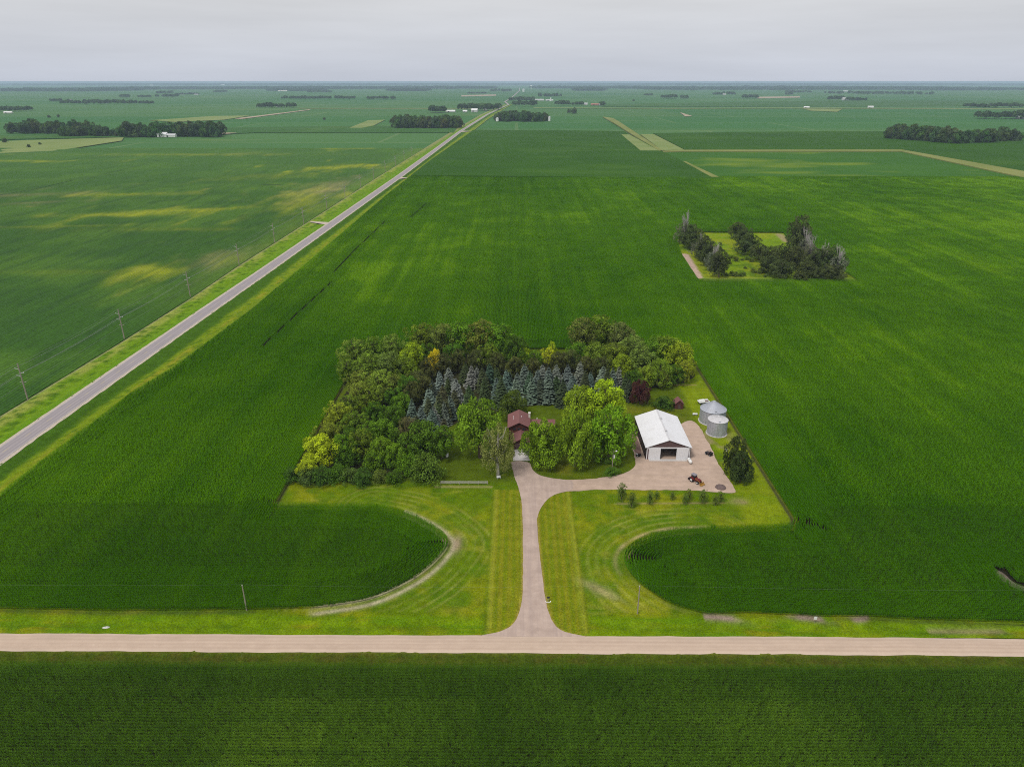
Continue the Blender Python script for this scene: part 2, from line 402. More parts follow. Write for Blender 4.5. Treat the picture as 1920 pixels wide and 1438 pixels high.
def field_points(poly, holes, bounds, head, straight_rot, rng, gaps=(), curved=True, visible=None, near=(0, 3), edge=True):
    """row segments along the field's edges, blocks inside. kinds: 0-2 near 8-row block, 3-4 far 16-row block, 5-6 single row"""
    out = dict(x=[], y=[], rot=[], sx=[], which=[])
    def emit(x, y, rot, sx, which):
        for k, a in zip(('x', 'y', 'rot', 'sx', 'which'), (x, y, rot, sx, which)): out[k].append(np.broadcast_to(np.asarray(a, float), np.shape(x)).ravel())
    def D(x, y):
        d = seg_dist(poly, x, y)
        ins = inside(poly, x, y)
        for h in holes:
            ins &= ~inside(h, x, y); d = np.minimum(d, seg_dist(h, x, y))
        for g in gaps: d = np.minimum(d, seg_dist(g, x, y, False) - .45 + head * .762)
        return np.where(ins, d, -d)
    hw = head * .762
    loops = [poly] + holes if curved else []
    for lp in (loops if edge else []):
        A = np.array(lp); area = np.sum(A[:, 0] * np.roll(A[:, 1], -1) - np.roll(A[:, 0], -1) * A[:, 1])
        sgn = (1 if area > 0 else -1) * (1 if lp is poly else -1)
        P = resample(lp, 1.0, True)
        T = np.roll(P, -1, 0) - np.roll(P, 1, 0); T /= (np.hypot(*T.T)[:, None] + 1e-9)
        Nn = np.stack([-T[:, 1], T[:, 0]], 1) * sgn
        for k in range(head):
            d = .5 + .762 * k
            Q = P + Nn * d
            n = len(Q); s = np.arange(0, n, 2) if k % 2 == 0 else np.arange(1, n, 2)
            x, y = Q[s, 0], Q[s, 1]
            nx = Q[(s + 2) % n]; seg = np.hypot(nx[:, 0] - x, nx[:, 1] - y)
            cx, cy = (x + nx[:, 0]) / 2, (y + nx[:, 1]) / 2
            dd = D(cx, cy)
            ok = (dd > d - .3) & (dd < d + .45) & (seg > .6) & (seg < 3.5)
            if visible is not None: ok &= visible(cx, cy)
            emit(cx[ok], cy[ok], np.arctan2(nx[ok, 1] - y[ok], nx[ok, 0] - x[ok]), np.clip(seg[ok] / 2, .4, 1.6), rng.integers(5, 7, ok.sum()))
    lim = hw + .2 if curved else .4
    x0, x1, y0, y1 = bounds
    NS = abs(straight_rot) > .1
    stack = []
    BW, BL = 16 * .762, 12.0
    bw, bl = (BW, BL) if NS else (BL, BW)
    gx, gy = np.meshgrid(np.arange(x0, x1, bw) + bw / 2, np.arange(y0, y1, bl) + bl / 2)
    gx, gy = gx.ravel(), gy.ravel()
    if visible is not None:
        k = visible(gx, gy); gx, gy = gx[k], gy[k]
    d = D(gx, gy); half = math.hypot(bw, bl) / 2
    full = d > lim + half; far = gy > 430
    part = (~full) & (d > lim - half)
    a = full & far
    emit(gx[a], gy[a], straight_rot + math.pi * rng.integers(0, 2, a.sum()), 1.0, rng.integers(3, 5, a.sum()))
    def sub4(m):
        X = np.concatenate([gx[m] + sx * bw / 4 for sx in (-1, 1) for sy in (-1, 1)]); Y = np.concatenate([gy[m] + sy * bl / 4 for sx in (-1, 1) for sy in (-1, 1)]); return X, Y
    X1, Y1 = sub4(full & ~far); X2, Y2 = sub4(part)
    d2 = D(X2, Y2) if len(X2) else np.zeros(0); f2 = d2 > lim + half / 2; p2 = (~f2) & (d2 > lim - half / 2)
    X = np.concatenate([X1, X2[f2]]); Y = np.concatenate([Y1, Y2[f2]])
    emit(X, Y, straight_rot + math.pi * rng.integers(0, 2, len(X)), 1.0, rng.integers(*near, len(X)))
    Xs, Ys = [], []
    for i in range(8):
        for j in range(3):
            a_ = (i - 3.5) * .762; l_ = (j - 1) * 2.0
            Xs.append(X2[p2] + (a_ if NS else l_)); Ys.append(Y2[p2] + (l_ if NS else a_))
    Xs = np.concatenate(Xs); Ys = np.concatenate(Ys); ds = D(Xs, Ys); k = ds > lim
    emit(Xs[k], Ys[k], straight_rot, 1.0, rng.integers(5, 7, k.sum()))
    if curved and edge:   # straight rows where no edge row ran
        occ = set()
        for xs_, ys_, rs_, ws_ in zip(out['x'], out['y'], out['rot'], out['which']):
            for s_ in (-.75, -.4, 0, .4, .75):
                q = ws_ >= 5
                occ.update(zip(np.floor((xs_[q] + s_ * np.cos(rs_[q])) / .55).astype(int).tolist(), np.floor((ys_[q] + s_ * np.sin(rs_[q])) / .55).astype(int).tolist()))
        A = np.concatenate([np.array(resample(lp, 1.0, True)) for lp in loops])
        cells = set()
        for a_ in range(-7, 8):
            for b_ in range(-5, 6):
                if a_ * a_ * 2.2 + b_ * b_ * 4.5 < 140: cells.update(zip((np.floor(A[:, 0] / 1.524).astype(int) + a_).tolist(), (np.floor(A[:, 1] / 2.0).astype(int) + b_).tolist()))
        C_ = np.array(sorted(cells), float); cx = np.concatenate([(C_[:, 0] + .25) * 1.524, (C_[:, 0] + .75) * 1.524]); cy = np.concatenate([(C_[:, 1] + .25) * 2.0] * 2); cx = np.concatenate([cx, cx]); cy = np.concatenate([cy, cy + 1.0])
        dd = D(cx, cy); k = (dd > .35) & (dd <= lim + .5)
        if visible is not None: k &= visible(cx, cy)
        cx, cy = cx[k], cy[k]
        free = np.array([sum((int(math.floor(a_ / .55)), int(math.floor((b_ + o_) / .55))) in occ for o_ in (-.3, .3)) == 0 for a_, b_ in zip(cx, cy)])
        if len(free): emit(cx[free], cy[free], straight_rot, .55, rng.integers(5, 7, free.sum()))
    o = {k: np.concatenate(v) for k, v in out.items()}
    o['which'] = o['which'].astype(int); n = len(o['x'])
    o['z'] = np.zeros(n); o['sz'] = rng.uniform(.93, 1.07, n)
    return o

prt = [corn_block(8, 6, .155, 8, .105, .5, 2.1, R, .03, .32) for _ in range(3)] + [corn_block(16, 12, .22, 5, .16, .68, 2.1, R, .17, .8) for _ in range(2)] + [corn_block(1, 2, .154, 8, .105, .5, 2.1, R, .035, .32) for _ in range(2)] + [corn_block(8, 6, .17, 7, .11, .66, 2.1, R, .17, .8) for _ in range(2)]

def vis(x, y):
    return np.abs(x) < 0.75 * (y * .92 + 47) + 45
YSPLIT = 136 + 4 * 16 * .762
pt = field_points(corn_poly, holes, (-170, 800, YSPLIT, 1010), 12, math.pi / 2, R, gap_lines, True, vis, (7, 9))
pe = field_points(corn_poly, holes, (-170, 800, 136, YSPLIT), 12, 0.0, R, gap_lines, True, vis, (0, 3), False)
pt = {k: np.concatenate([pt[k], pe[k]]) for k in pt}
pt['tint'] = corn_tint(pt['x'], pt['y'])
pt['sz'] *= .9 + .2 * fbm(pt['x'], pt['y'], 30, 21)
crop_object('corn_field', prt, pt, M['corn'], 'wide field of tall green corn wrapping round the farmyard and its lawn', 'corn')
south_poly = [(-190, 30), (190, 30), (190, 120.7), (-190, 120.7)]
pt2 = field_points(south_poly, [], (-170, 170, 62, 120.9), 0, 0.0, R, (), False, lambda x, y: np.abs(x) < 150)
pt2['tint'] = np.clip(.35 + .7 * (fbm(pt2['x'], pt2['y'], 26, 31) - .5) + .5 * (fbm(pt2['x'], pt2['y'], 7, 33) - .5) - .25 * smooth(104, 118, pt2['y']), 0, 1)
crop_object('corn_field', prt, pt2, M['corn_near'], 'dark green corn in level rows along the near side of the gravel road', 'corn')

# ------------------------------------------------------------------ ground sheets
def grid_sheet(name, mat, x0, x1, y0, y1, sx, sy, zf, colf, keep=None, label=None, cat=None, smooth_=True):
    nx = int(round((x1 - x0) / sx)) + 1; ny = int(round((y1 - y0) / sy)) + 1
    X, Y = np.meshgrid(np.linspace(x0, x1, nx), np.linspace(y0, y1, ny)); X = X.ravel(); Y = Y.ravel()
    i = (np.arange(ny - 1)[:, None] * nx + np.arange(nx - 1)[None, :]).ravel()
    Fq = np.stack([i, i + 1, i + nx + 1, i + nx], 1)
    if keep is not None:
        cx = (X[Fq[:, 0]] + X[Fq[:, 1]]) / 2; cy = (Y[Fq[:, 0]] + Y[Fq[:, 2]]) / 2
        Fq = Fq[keep(cx, cy)]; used, inv = np.unique(Fq, return_inverse=True); Fq = inv.reshape(Fq.shape); X, Y = X[used], Y[used]
    V = np.stack([X, Y, zf(X, Y)], 1)
    return X, Y, V, Fq

def lerp(c, a, w): return c * (1 - w[:, None]) + np.array(a)[None, :] * w[:, None]

# far farmland: the base ground, reaching the horizon
def mat_farmland():
    t = NT('farmland')
    p = t.pos((1 / 805., 1 / 805., 1))
    cols = []
    for sc, off, c1, c2, mort in ((1.0, (0, 0), (.036, .14, .03), (.085, .19, .05), (.18, .25, .1)), (0.53, (.37, .21), (.045, .16, .035), (.13, .22, .07), (.08, .17, .05))):
        b = t.node('ShaderNodeTexBrick'); b.offset = .37; b.squash = 1.0
        mp = t.node('ShaderNodeMapping'); mp.inputs['Location'].default_value = (off[0], off[1], 0); t.l.new(p, mp.inputs['Vector']); t.l.new(mp.outputs[0], b.inputs['Vector'])
        b.inputs['Color1'].default_value = (*c1, 1); b.inputs['Color2'].default_value = (*c2, 1); b.inputs['Mortar'].default_value = (*mort, 1)
        b.inputs['Scale'].default_value = sc; b.inputs['Mortar Size'].default_value = .006; b.inputs['Bias'].default_value = -.15
        b.inputs['Brick Width'].default_value = 1.0; b.inputs['Row Height'].default_value = .5
        cols.append(b.outputs['Color'])
    c = t.mix(.5, cols[0], cols[1])
    n = t.noise(t.pos((.0012, .004, 1)), 1.0, 5, .6)
    c = t.mix(t.math('MULTIPLY', n, .55), c, (.04, .125, .03))
    n2 = t.noise(t.pos((.002, .006, 1)), 1.0, 4, .6, .6, .78)
    c = t.mix(t.math('MULTIPLY', n2, .4), c, (.24, .27, .09))
    t.principled(c, .95, .05); return t.m
M['farmland'] = mat_farmland()
def poly_sheet(name, pts, z, mat, label, cat, skirt=0.0, kind='structure', tess=True):
    mb = MB(); n = len(pts)
    tris = tessellate_polygon([[Vector((x, y, 0)) for x, y in pts]])
    def up(t_):
        a, b, c = (pts[i] for i in t_)
        return t_ if (b[0] - a[0]) * (c[1] - a[1]) - (b[1] - a[1]) * (c[0] - a[0]) > 0 else t_[::-1]
    mb.add([(x, y, z) for x, y in pts], [up(tuple(t_)) for t_ in tris])
    if skirt:
        mb.add([(x, y, z) for x, y in pts] + [(x, y, z - skirt) for x, y in pts], [(k, (k + 1) % n, n + (k + 1) % n, n + k) for k in range(n)])
    o = mb.build(name, mat); return tag(o, label, cat, kind=kind)
ys = [-300, 0, 300, 700, 1500, 3000, 6000, 12000, 25000, 50000, 62000]
xs = [-62000, -20000, -8000, -3000, -1000, 0, 1000, 3000, 8000, 20000, 62000]
V = [(x, y, -1.3) for y in ys for x in xs]; nx = len(xs)
Fq = [(j * nx + i, j * nx + i + 1, (j + 1) * nx + i + 1, (j + 1) * nx + i) for j in range(len(ys) - 1) for i in range(nx - 1)]
tag(link('ground', np_mesh('ground', V, Fq, M['farmland'])), 'flat patchwork of green farmland running out to the horizon', 'ground', kind='structure')

# soil under the corn
t = NT('soil'); n = t.noise(t.pos(), 1.3, 5); t.principled(t.mix(n, (.012, .013, .006), (.028, .025, .012)), .95, .05); M['soil'] = t.m
poly_sheet('field_soil', corn_poly, -.06, M['soil'], 'dark bare soil between the corn rows', 'soil')
poly_sheet('field_soil', [(-190, 20), (190, 20), (190, 120.9), (-190, 120.9)], -.06, M['soil'], 'dark bare soil under the corn on the near side of the gravel road', 'soil')
t = NT('bare_soil'); n = t.noise(t.pos(), .8, 5); t.principled(t.mix(n, (.11, .09, .07), (.22, .18, .15)), .95, .05); M['bare'] = t.m
poly_sheet('bare_ground', chaikin(washout, 2, True), -.04, M['bare'], 'grey washed out patch of bare soil among the corn rows', 'bare soil')

# ---------------- lawn and ditch grass
drive_l = lambda y: np.interp(y, [130.4, 131, 131.6, 132.5, 134, 136.5, 140, 146, 155, 170, 185, 191, 197, 203, 214], [-10, -7.6, -5.2, -3.1, -1.2, .3, 1.2, 1.8, 2.0, 2.1, 2.0, 1.7, .9, -.3, -1.9])
drive_r = lambda y: np.interp(y, [130.4, 131, 131.6, 132.5, 134, 136.5, 140, 146, 155, 170, 180], [18, 15.6, 13.2, 11.2, 9.7, 8.6, 7.9, 7.4, 6.9, 6.4, 6.3])
def lawn_color(X, Y):
    n1 = fbm(X, Y, 16, 41, 4); n2 = fbm(X, Y, 5, 43, 3); n3 = fbm(X * .35, Y, 2.2, 47, 2); n4 = fbm(X, Y, 1.6, 53, 2)
    c = np.tile(np.array([.125, .19, .004]), (len(X), 1))
    c = lerp(c, (.235, .25, .010), smooth(.42, .68, n1))
    c = lerp(c, (.085, .17, .005), smooth(.5, .72, n2) * .7)
    c = lerp(c, (.34, .31, .07), smooth(.66, .86, n3) * .35)
    # ditch along the road: brighter, level streaks
    ditch = smooth(139, 136, Y)
    c = lerp(c, (.16, .255, .003), ditch * .75 * smooth(.3, .6, n3)); c = lerp(c, (.12, .22, .004), ditch * smooth(.55, .75, fbm(X * .12, Y, 1.2, 59, 2)) * .8)
    # mowing beside the drive: straight passes
    mow = ((X > -7.4) & (X < 17.6) & (Y > 131.5) & (Y < 196)).astype(float)
    band = .5 + .5 * np.sin(X * 2 * math.pi / 2.1 + .6 * vnoise(X, Y, 30, 3)) + .5 * (vnoise(X, Y * .05, .7, 61) - .5)
    c = lerp(c, (.25, .235, .02), mow * (.35 + .5 * smooth(.3, .9, band)))
    c = lerp(c, (.17, .21, .008), mow * smooth(.35, 0, band) * .8)
    for x0, a in ((-7.4, .7), (17.6, .75)):
        c = lerp(c, (.09, .15, .004), np.exp(-((X - x0) / .35) ** 2) * a * (Y < 196) * (Y > 131.5))
        c = lerp(c, (.36, .36, .07), np.exp(-((X - x0 - np.sign(5 - x0) * 1.1) / .6) ** 2) * .45 * (Y < 196) * (Y > 131.5))
    c[:, 2] *= .5; c[:, 0] *= .9; c[:, 1] *= .97
    # tracks that follow the round ends of the corn
    for lobe, sx in ((lobe_left, 1), (lobe_right, -1)):
        d = seg_dist(lobe, X, Y, False)
        zone = smooth(15, 11, d) * (1 - mow) * (Y > 139)
        ph = d + .7 * vnoise(X, Y, 12, 71)
        c = lerp(c, (.36, .37, .09), zone * smooth(.55, .95, .5 + .5 * np.sin(ph * 2 * math.pi / 2.3)) * (.08 + .42 * vnoise(X, Y, 9, 73) * smooth(.35, .6, fbm(X, Y, 11, 75))))
        c = lerp(c, (.1, .19, .005), zone * smooth(.6, .95, .5 + .5 * np.sin(ph * 2 * math.pi / 3.7 + 2)) * .28)
        if sx == 1:
            w = np.exp(-((d - 1.25) / .7) ** 2) * (X > -52) * ((Y < 181) | (X > -34)) * smooth(-52, -48, X)
            c = lerp(c, (.44, .40, .24), np.clip(w * (1.0 + .6 * (n4 - .5)), 0, 1))
            c = lerp(c, (.36, .26, .18), np.exp(-((X + 16.5) / 1.3) ** 2 - ((Y - 167) / 4) ** 2) * .8)
        else:
            w = np.exp(-((d - 1.9) / .6) ** 2) * smooth(152, 158, Y) * smooth(60, 45, X)
            c = lerp(c, (.42, .33, .16), np.clip(w * 1.6 * vnoise(X, Y, 4, 77), 0, .85))
    # yard grass round the house: duller; bright strip along the east edge
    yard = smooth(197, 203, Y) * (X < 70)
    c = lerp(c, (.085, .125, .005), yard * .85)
    c = lerp(c, (.25, .23, .02), yard * smooth(.6, .8, n1) * .4)
    rim = smooth(66, 72, X) * (Y > 176)
    c = lerp(c, (.20, .275, .004), rim * .7 * smooth(.25, .6, n1))
    c = lerp(c, (.33, .27, .12), np.exp(-((X - 74) / 5) ** 2 - ((Y - 236) / 7) ** 2) * smooth(.35, .6, n2) * .9)
    c = lerp(c, (.30, .24, .12), np.exp(-((X - 70) / 6) ** 2 - ((Y - 228) / 8) ** 2) * smooth(.45, .6, n2) * .7)
    # worn lines: behind the young pines, north garden edge, under the fence
    wl = np.exp(-((Y - 188.3 - .02 * (X - 48)) / .45) ** 2) * ((X > 30) & (X < 72)) * smooth(.25, .6, fbm(X, Y, 3, 79))
    c = lerp(c, (.36, .27, .14), wl * .7)
    c = lerp(c, (.36, .30, .14), np.exp(-((X - 69.5) / 2.6) ** 2 - ((Y - 189.5) / 1.8) ** 2) * .6)
    c = lerp(c, (.33, .24, .12), np.exp(-((Y - 281.5) / .5) ** 2) * ((X > 58) & (X < 78)) * .75)
    c = lerp(c, (.36, .31, .13), np.exp(-((Y - 197.6) / .6) ** 2) * ((X > -26) & (X < -7.5)) * .7)
    c = lerp(c, (.38, .33, .14), np.exp(-(((X - 22) / 5) ** 2 + ((Y - 147 - .8 * (22 - X)) / 2) ** 2)) * smooth(.4, .7, n2) * .8)
    # bare soil between ditch and corn on the east side
    bs = ((X > 46) & (X < 86)) * np.exp(-((Y - 137.0 - .6 * np.sin(X * .3)) / 1.1) ** 2) * smooth(.36, .55, fbm(X, Y, 7, 83))
    c = lerp(c, (.33, .24, .2), bs * .95)
    bs = ((X > 98) & (X < 420)) * np.exp(-((Y - 133.2) / 1.0) ** 2) * smooth(.38, .6, fbm(X * .5, Y, 5, 87))
    c = lerp(c, (.30, .25, .13), bs * .7)
    d0 = -seg_dist(corn_poly, X, Y)
    bl = smooth(-1.0, -.1, d0) * ((X < -64) | (X > 78))
    c = lerp(c, (.06, .055, .03), bl * np.where(Y > 172, .9, .35))
    # dry yellow edge along the drive
    for fx in (drive_l, drive_r):
        e = np.abs(X - fx(Y)); c = lerp(c, (.42, .30, .07), np.exp(-(e / .4) ** 2) * .75 * (Y < 190))
    return c
lx = []
parts = []
def lawn_keep(cx, cy): return (~inside(corn_poly, cx, cy)) | (seg_dist(corn_poly, cx, cy) < 1.6)
def lawn_z(X, Y):
    dip = np.exp(-((Y - 133.5 - .8 * (X < 60)) / 1.2) ** 2) * .45 * (1 - np.exp(-((X - 4.5) / 9) ** 2))
    return -.02 - dip + .05 * (fbm(X, Y, 4, 91) - .5)
off = 0; Vs = []; Fs = []; Cs = []
for (x0, x1, y0, y1, s) in ((-75.6, 85.2, 130.8, 331.2, .6), (-176.4, -75.6, 130.8, 141, .6), (85.2, 420, 130.8, 139.2, .6)):
    X, Y, V, Fq = grid_sheet('lawn', None, x0, x1, y0, y1, s, s, lawn_z, None, lawn_keep)
    Vs.append(V); Fs.append(Fq + off); off += len(V); Cs.append(lawn_color(X, Y))
tag(link('lawn', np_mesh('lawn', np.concatenate(Vs), np.concatenate(Fs), M['grass'], colors={'gc': np.concatenate(Cs)}, smooth=True)),
    'mown yellow green grass round the farmyard, between the corn and the gravel road', 'lawn', kind='structure')

# ditch strip south of the gravel road: rough uncut grass
X, Y, V, Fq = grid_sheet('verge', None, -200, 200, 119.5, 125.8, .5, .45, lambda X, Y: -.05 - .75 * np.exp(-((Y - 122.6) / 1.6) ** 2) + .25 * (fbm(X, Y, 1.6, 95) - .5), None)
c = np.tile(np.array([.06, .092, .006]), (len(X), 1)); nn = fbm(X, Y, 6, 97, 4)
c = lerp(c, (.085, .085, .012), smooth(.45, .75, fbm(X, Y * 2, 2.5, 97, 4)) * .7); c = lerp(c, (.15, .17, .02), smooth(124.6, 125.6, Y) * .8)
tag(link('verge', np_mesh('verge', V, Fq, M['grass'], colors={'gc': c})), 'rough dark grass strip between the gravel road and the near corn', 'verge', kind='structure')

# ---------------- roads
def strip(fa, fb, y0, y1, ny, na, zf, geo=True):
    yy = np.concatenate([np.linspace(y0, min(y1, 1200), ny), np.linspace(1200, y1, ny // 3)[1:]]) if y1 > 1200 else np.linspace(y0, y1, ny)
    t_ = np.linspace(0, 1, na)
    Y, T = np.meshgrid(yy, t_, indexing='ij'); A = fa(Y); B = fb(Y)
    X = A + (B - A) * T
    V = np.stack([X.ravel(), Y.ravel(), zf(X, Y, T).ravel()], 1)
    i = (np.arange(len(yy) - 1)[:, None] * na + np.arange(na - 1)[None, :]).ravel()
    return V, np.stack([i, i + 1, i + na + 1, i + na], 1), T.ravel()
V, Fq, T = strip(lambda y: vlx(y) - .6, lambda y: hwx(y) - 4.6, -60, 4300, 900, 26, lambda X, Y, T: .1 + .5 * smooth(.55, 1, T) - .55 * np.exp(-((T - .62) / .16) ** 2) + .12 * (fbm(X, Y, 3, 101) - .5))
X, Y = V[:, 0], V[:, 1]; nn = fbm(X, Y * .3, 5, 103, 3); n2 = fbm(X, Y, 2.2, 105, 2)
c = np.tile(np.array([.15, .27, .008]), (len(V), 1)); c = lerp(c, (.27, .32, .05), smooth(.5, .3, T) * smooth(.3, .6, nn)); c = lerp(c, (.06, .14, .005), smooth(.55, .7, n2) * .8 * (T < .75))
c = lerp(c, (.36, .34, .2), smooth(.12, .0, T) * .8); c = lerp(c, (.12, .25, .006), smooth(.7, .85, T)); c = lerp(c, (.05, .06, .02), smooth(.965, 1, T) * .9)
c = lerp(c, (.25, .24, .11), smooth(1000, 1700, Y) * smooth(.7, .2, T) * .7)
tag(link('verge', np_mesh('verge', V, Fq, M['grass'], colors={'gc': c}, smooth=True)), 'bright grassy verge and ditch under the power line, far side of the highway', 'verge', kind='structure')
V, Fq, T = strip(lambda y: hwx(y) + 4.6, lambda y: vrx(y) + .8, -60, 4300, 900, 24, lambda X, Y, T: .1 + .5 * smooth(.4, 0, T) - .6 * np.exp(-((T - .4) / .16) ** 2) + .12 * (fbm(X, Y, 3, 107) - .5))
X, Y = V[:, 0], V[:, 1]; nn = fbm(X, Y * .3, 5, 109, 3); n2 = fbm(X, Y, 2.2, 111, 2)
c = np.tile(np.array([.055, .13, .006]), (len(V), 1)); c = lerp(c, (.165, .245, .006), smooth(.32, .55, T + .25 * (nn - .5))); c = lerp(c, (.28, .26, .02), smooth(.55, .68, T) * smooth(.82, .7, T) * smooth(.45, .7, nn) * .7)
c = lerp(c, (.22, .28, .05), smooth(.84, .95, T)); c = lerp(c, (.06, .14, .005), smooth(.58, .74, n2) * .7 * (T > .3) * (T < .85))
tag(link('verge', np_mesh('verge', V, Fq, M['grass'], colors={'gc': c}, smooth=True)), 'grassy verge with yellow streaks between the highway and the corn', 'verge', kind='structure')
# shoulders
t = NT('pale_gravel'); n = t.noise(t.pos(), 1.5, 5); t.principled(t.mix(n, (.4, .34, .27), (.6, .52, .43)), .95, .1); M['shoulder'] = t.m
V, Fq, T = strip(lambda y: hwx(y) - 5.1 + .25 * (vnoise(y, y * 0, 2.3, 5) - .5), lambda y: hwx(y) + 5.2 + .5 * (vnoise(y, y * 0, 3.1, 9) - .5), -60, 16000, 1500, 5, lambda X, Y, T: .62 + T * 0)
tag(link('road_shoulder', np_mesh('road_shoulder', V, Fq, M['shoulder'])), 'pale gravel shoulders along both edges of the paved highway', 'shoulder', kind='structure')
# asphalt with worn wheel paths
t = NT('asphalt'); u = t.attr('u'); n = t.noise(t.pos((1, .08, 1)), 1.2, 5); n2 = t.noise(t.pos(), 6, 3)
w = None
for cpos in (.17, .37, .63, .83):
    g = t.math('POWER', 2.718, t.math('MULTIPLY', t.math('POWER', t.math('ABSOLUTE', t.math('SUBTRACT', u, cpos)), 2.0), -260.0))
    w = g if w is None else t.math('ADD', w, g, clamp=True)
c = t.mix(n, (.29, .255, .26), (.38, .335, .335)); c = t.mix(t.math('MULTIPLY', w, .6), c, (.215, .195, .215)); c = t.mix(t.math('MULTIPLY', n2, .2), c, (.45, .41, .40))
t.principled(c, .85, .25); M['asphalt'] = t.m
V, Fq, T = strip(lambda y: hwx(y) - 3.7, lambda y: hwx(y) + 3.7, -60, 16000, 900, 9, lambda X, Y, T: .66 + .08 * (1 - (2 * T - 1) ** 2))
tag(link('highway', np_mesh('highway', V, Fq, M['asphalt'], attrs={'u': T})), 'straight two lane asphalt highway running to the horizon', 'road', kind='structure')
M['paint_yellow'] = simple_mat('worn_yellow_paint', (.50, .42, .2), .8, .3, 3); M['paint_white'] = simple_mat('worn_white_paint', (.6, .58, .56), .8, .3, 3)
mb = MB()
for y in np.arange(-50, 1300, 12.2):
    for a, b in ((y, y + 3.05),):
        xa, xb = float(hwx(a)), float(hwx(b)); mb.add([(xa - .08, a, .75), (xa + .08, a, .75), (xb + .08, b, .75), (xb - .08, b, .75)], [(0, 1, 2, 3)])
yy = np.arange(-50, 1500, 25.0)
for sgn in (-1, 1):
    for a, b in zip(yy[:-1], yy[1:]):
        xa, xb = float(hwx(a)) + sgn * 3.4, float(hwx(b)) + sgn * 3.4; mb.add([(xa - .06, a, .69), (xa + .06, a, .69), (xb + .06, b, .69), (xb - .06, b, .69)], [(0, 1, 2, 3)], 1)
tag(mb.build('lane_marking', [M['paint_yellow'], M['paint_white']]), 'worn yellow centre dashes and white edge lines on the highway', 'road marking', kind='structure')

def ragged(path, amp, step, rng, closed=True):
    P = resample(chaikin(path, 2, closed), step, closed)
    s = np.arange(len(P)) * step
    n = np.roll(P, -1, 0) - np.roll(P, 1, 0); n = np.stack([n[:, 1], -n[:, 0]], 1); n /= (np.hypot(*n.T)[:, None] + 1e-9)
    k = amp * (fbm(s, s * 0, 2.5, int(rng.integers(1, 999)), 3) - .5) * 2
    return [tuple(p) for p in P + n * k[:, None]]
def mat_gravel(name, a, b, streak=None, track=None):
    t = NT(name); p = t.pos(); n = t.noise(p, .35, 6, .65); n2 = t.noise(p, 2.6, 4, .6)
    c = t.mix(n, a, b); c = t.mix(t.math('MULTIPLY', n2, .22), c, tuple(x * .72 for x in a)); c = t.mix(t.math('MULTIPLY', t.noise(t.pos((.06, .14, 1)), 1.0, 5, .6, .5, .72), .45), c, tuple(x * .74 for x in a))
    if name == 'tan_gravel':
        u = t.attr('u'); w = None
        for cp in (.2, .42, .6, .8):
            g_ = t.math('POWER', 2.718, t.math('MULTIPLY', t.math('POWER', t.math('ABSOLUTE', t.math('SUBTRACT', t.math('ADD', u, t.math('MULTIPLY_ADD', t.noise(t.pos((.03, 0, 0)), 1.0, 2), .05, -.025)), cp)), 2.0), -420.0))
            w = g_ if w is None else t.math('ADD', w, g_, clamp=True)
        c = t.mix(t.math('MULTIPLY', w, .55), c, (.46, .34, .26)); e_ = t.math('POWER', t.math('ABSOLUTE', t.math('MULTIPLY_ADD', u, 2.0, -1.0)), 6.0)
        c = t.mix(t.math('MULTIPLY', e_, .5), c, (.66, .54, .44))
    if streak: c = t.mix(t.math('MULTIPLY', t.noise(t.pos(streak), 1.0, 4, .6, .45, .7), .5), c, track)
    t.principled(c, .95, .1, normal=t.bump(n2, .25, .05)); return t.m
M['gravel_road'] = mat_gravel('tan_gravel', (.505, .385, .295), (.60, .465, .36), (.01, .9, 1), (.62, .485, .375))
M['drive'] = mat_gravel('mauve_gravel', (.42, .32, .265), (.57, .445, .37), (.9, .03, 1), (.34, .262, .235))
M['yard'] = mat_gravel('yard_gravel', (.45, .335, .255), (.62, .465, .365), (.06, .5, 1), (.40, .30, .25))
n_ = 1100; xx = np.linspace(-400, 520, n_); e1 = 131.05 + .5 * (fbm(xx, xx * 0, 9, 121, 4) - .5); e0 = 125.35 + .6 * (fbm(xx, xx * 0, 7, 123, 4) - .5)
e1 = e1 - .5 * smooth(70, 130, xx); e0 = e0 - .3 * smooth(70, 130, xx)
V = []; ts = [0, .12, .5, .88, 1]; zs = [-.05, .1, .16, .1, -.05]
for k in range(5): V.append(np.stack([xx, e0 + (e1 - e0) * ts[k], np.full(n_, zs[k])], 1))
V = np.concatenate(V); i = (np.arange(4)[:, None] * n_ + np.arange(n_ - 1)[None, :]).ravel()
tag(link('gravel_road', np_mesh('gravel_road', V, np.stack([i, i + 1, i + n_ + 1, i + n_], 1), M['gravel_road'], attrs={'u': np.repeat(np.array(ts, float), n_)}, smooth=True)), 'pale tan gravel road crossing in front of the farm', 'road', kind='structure')

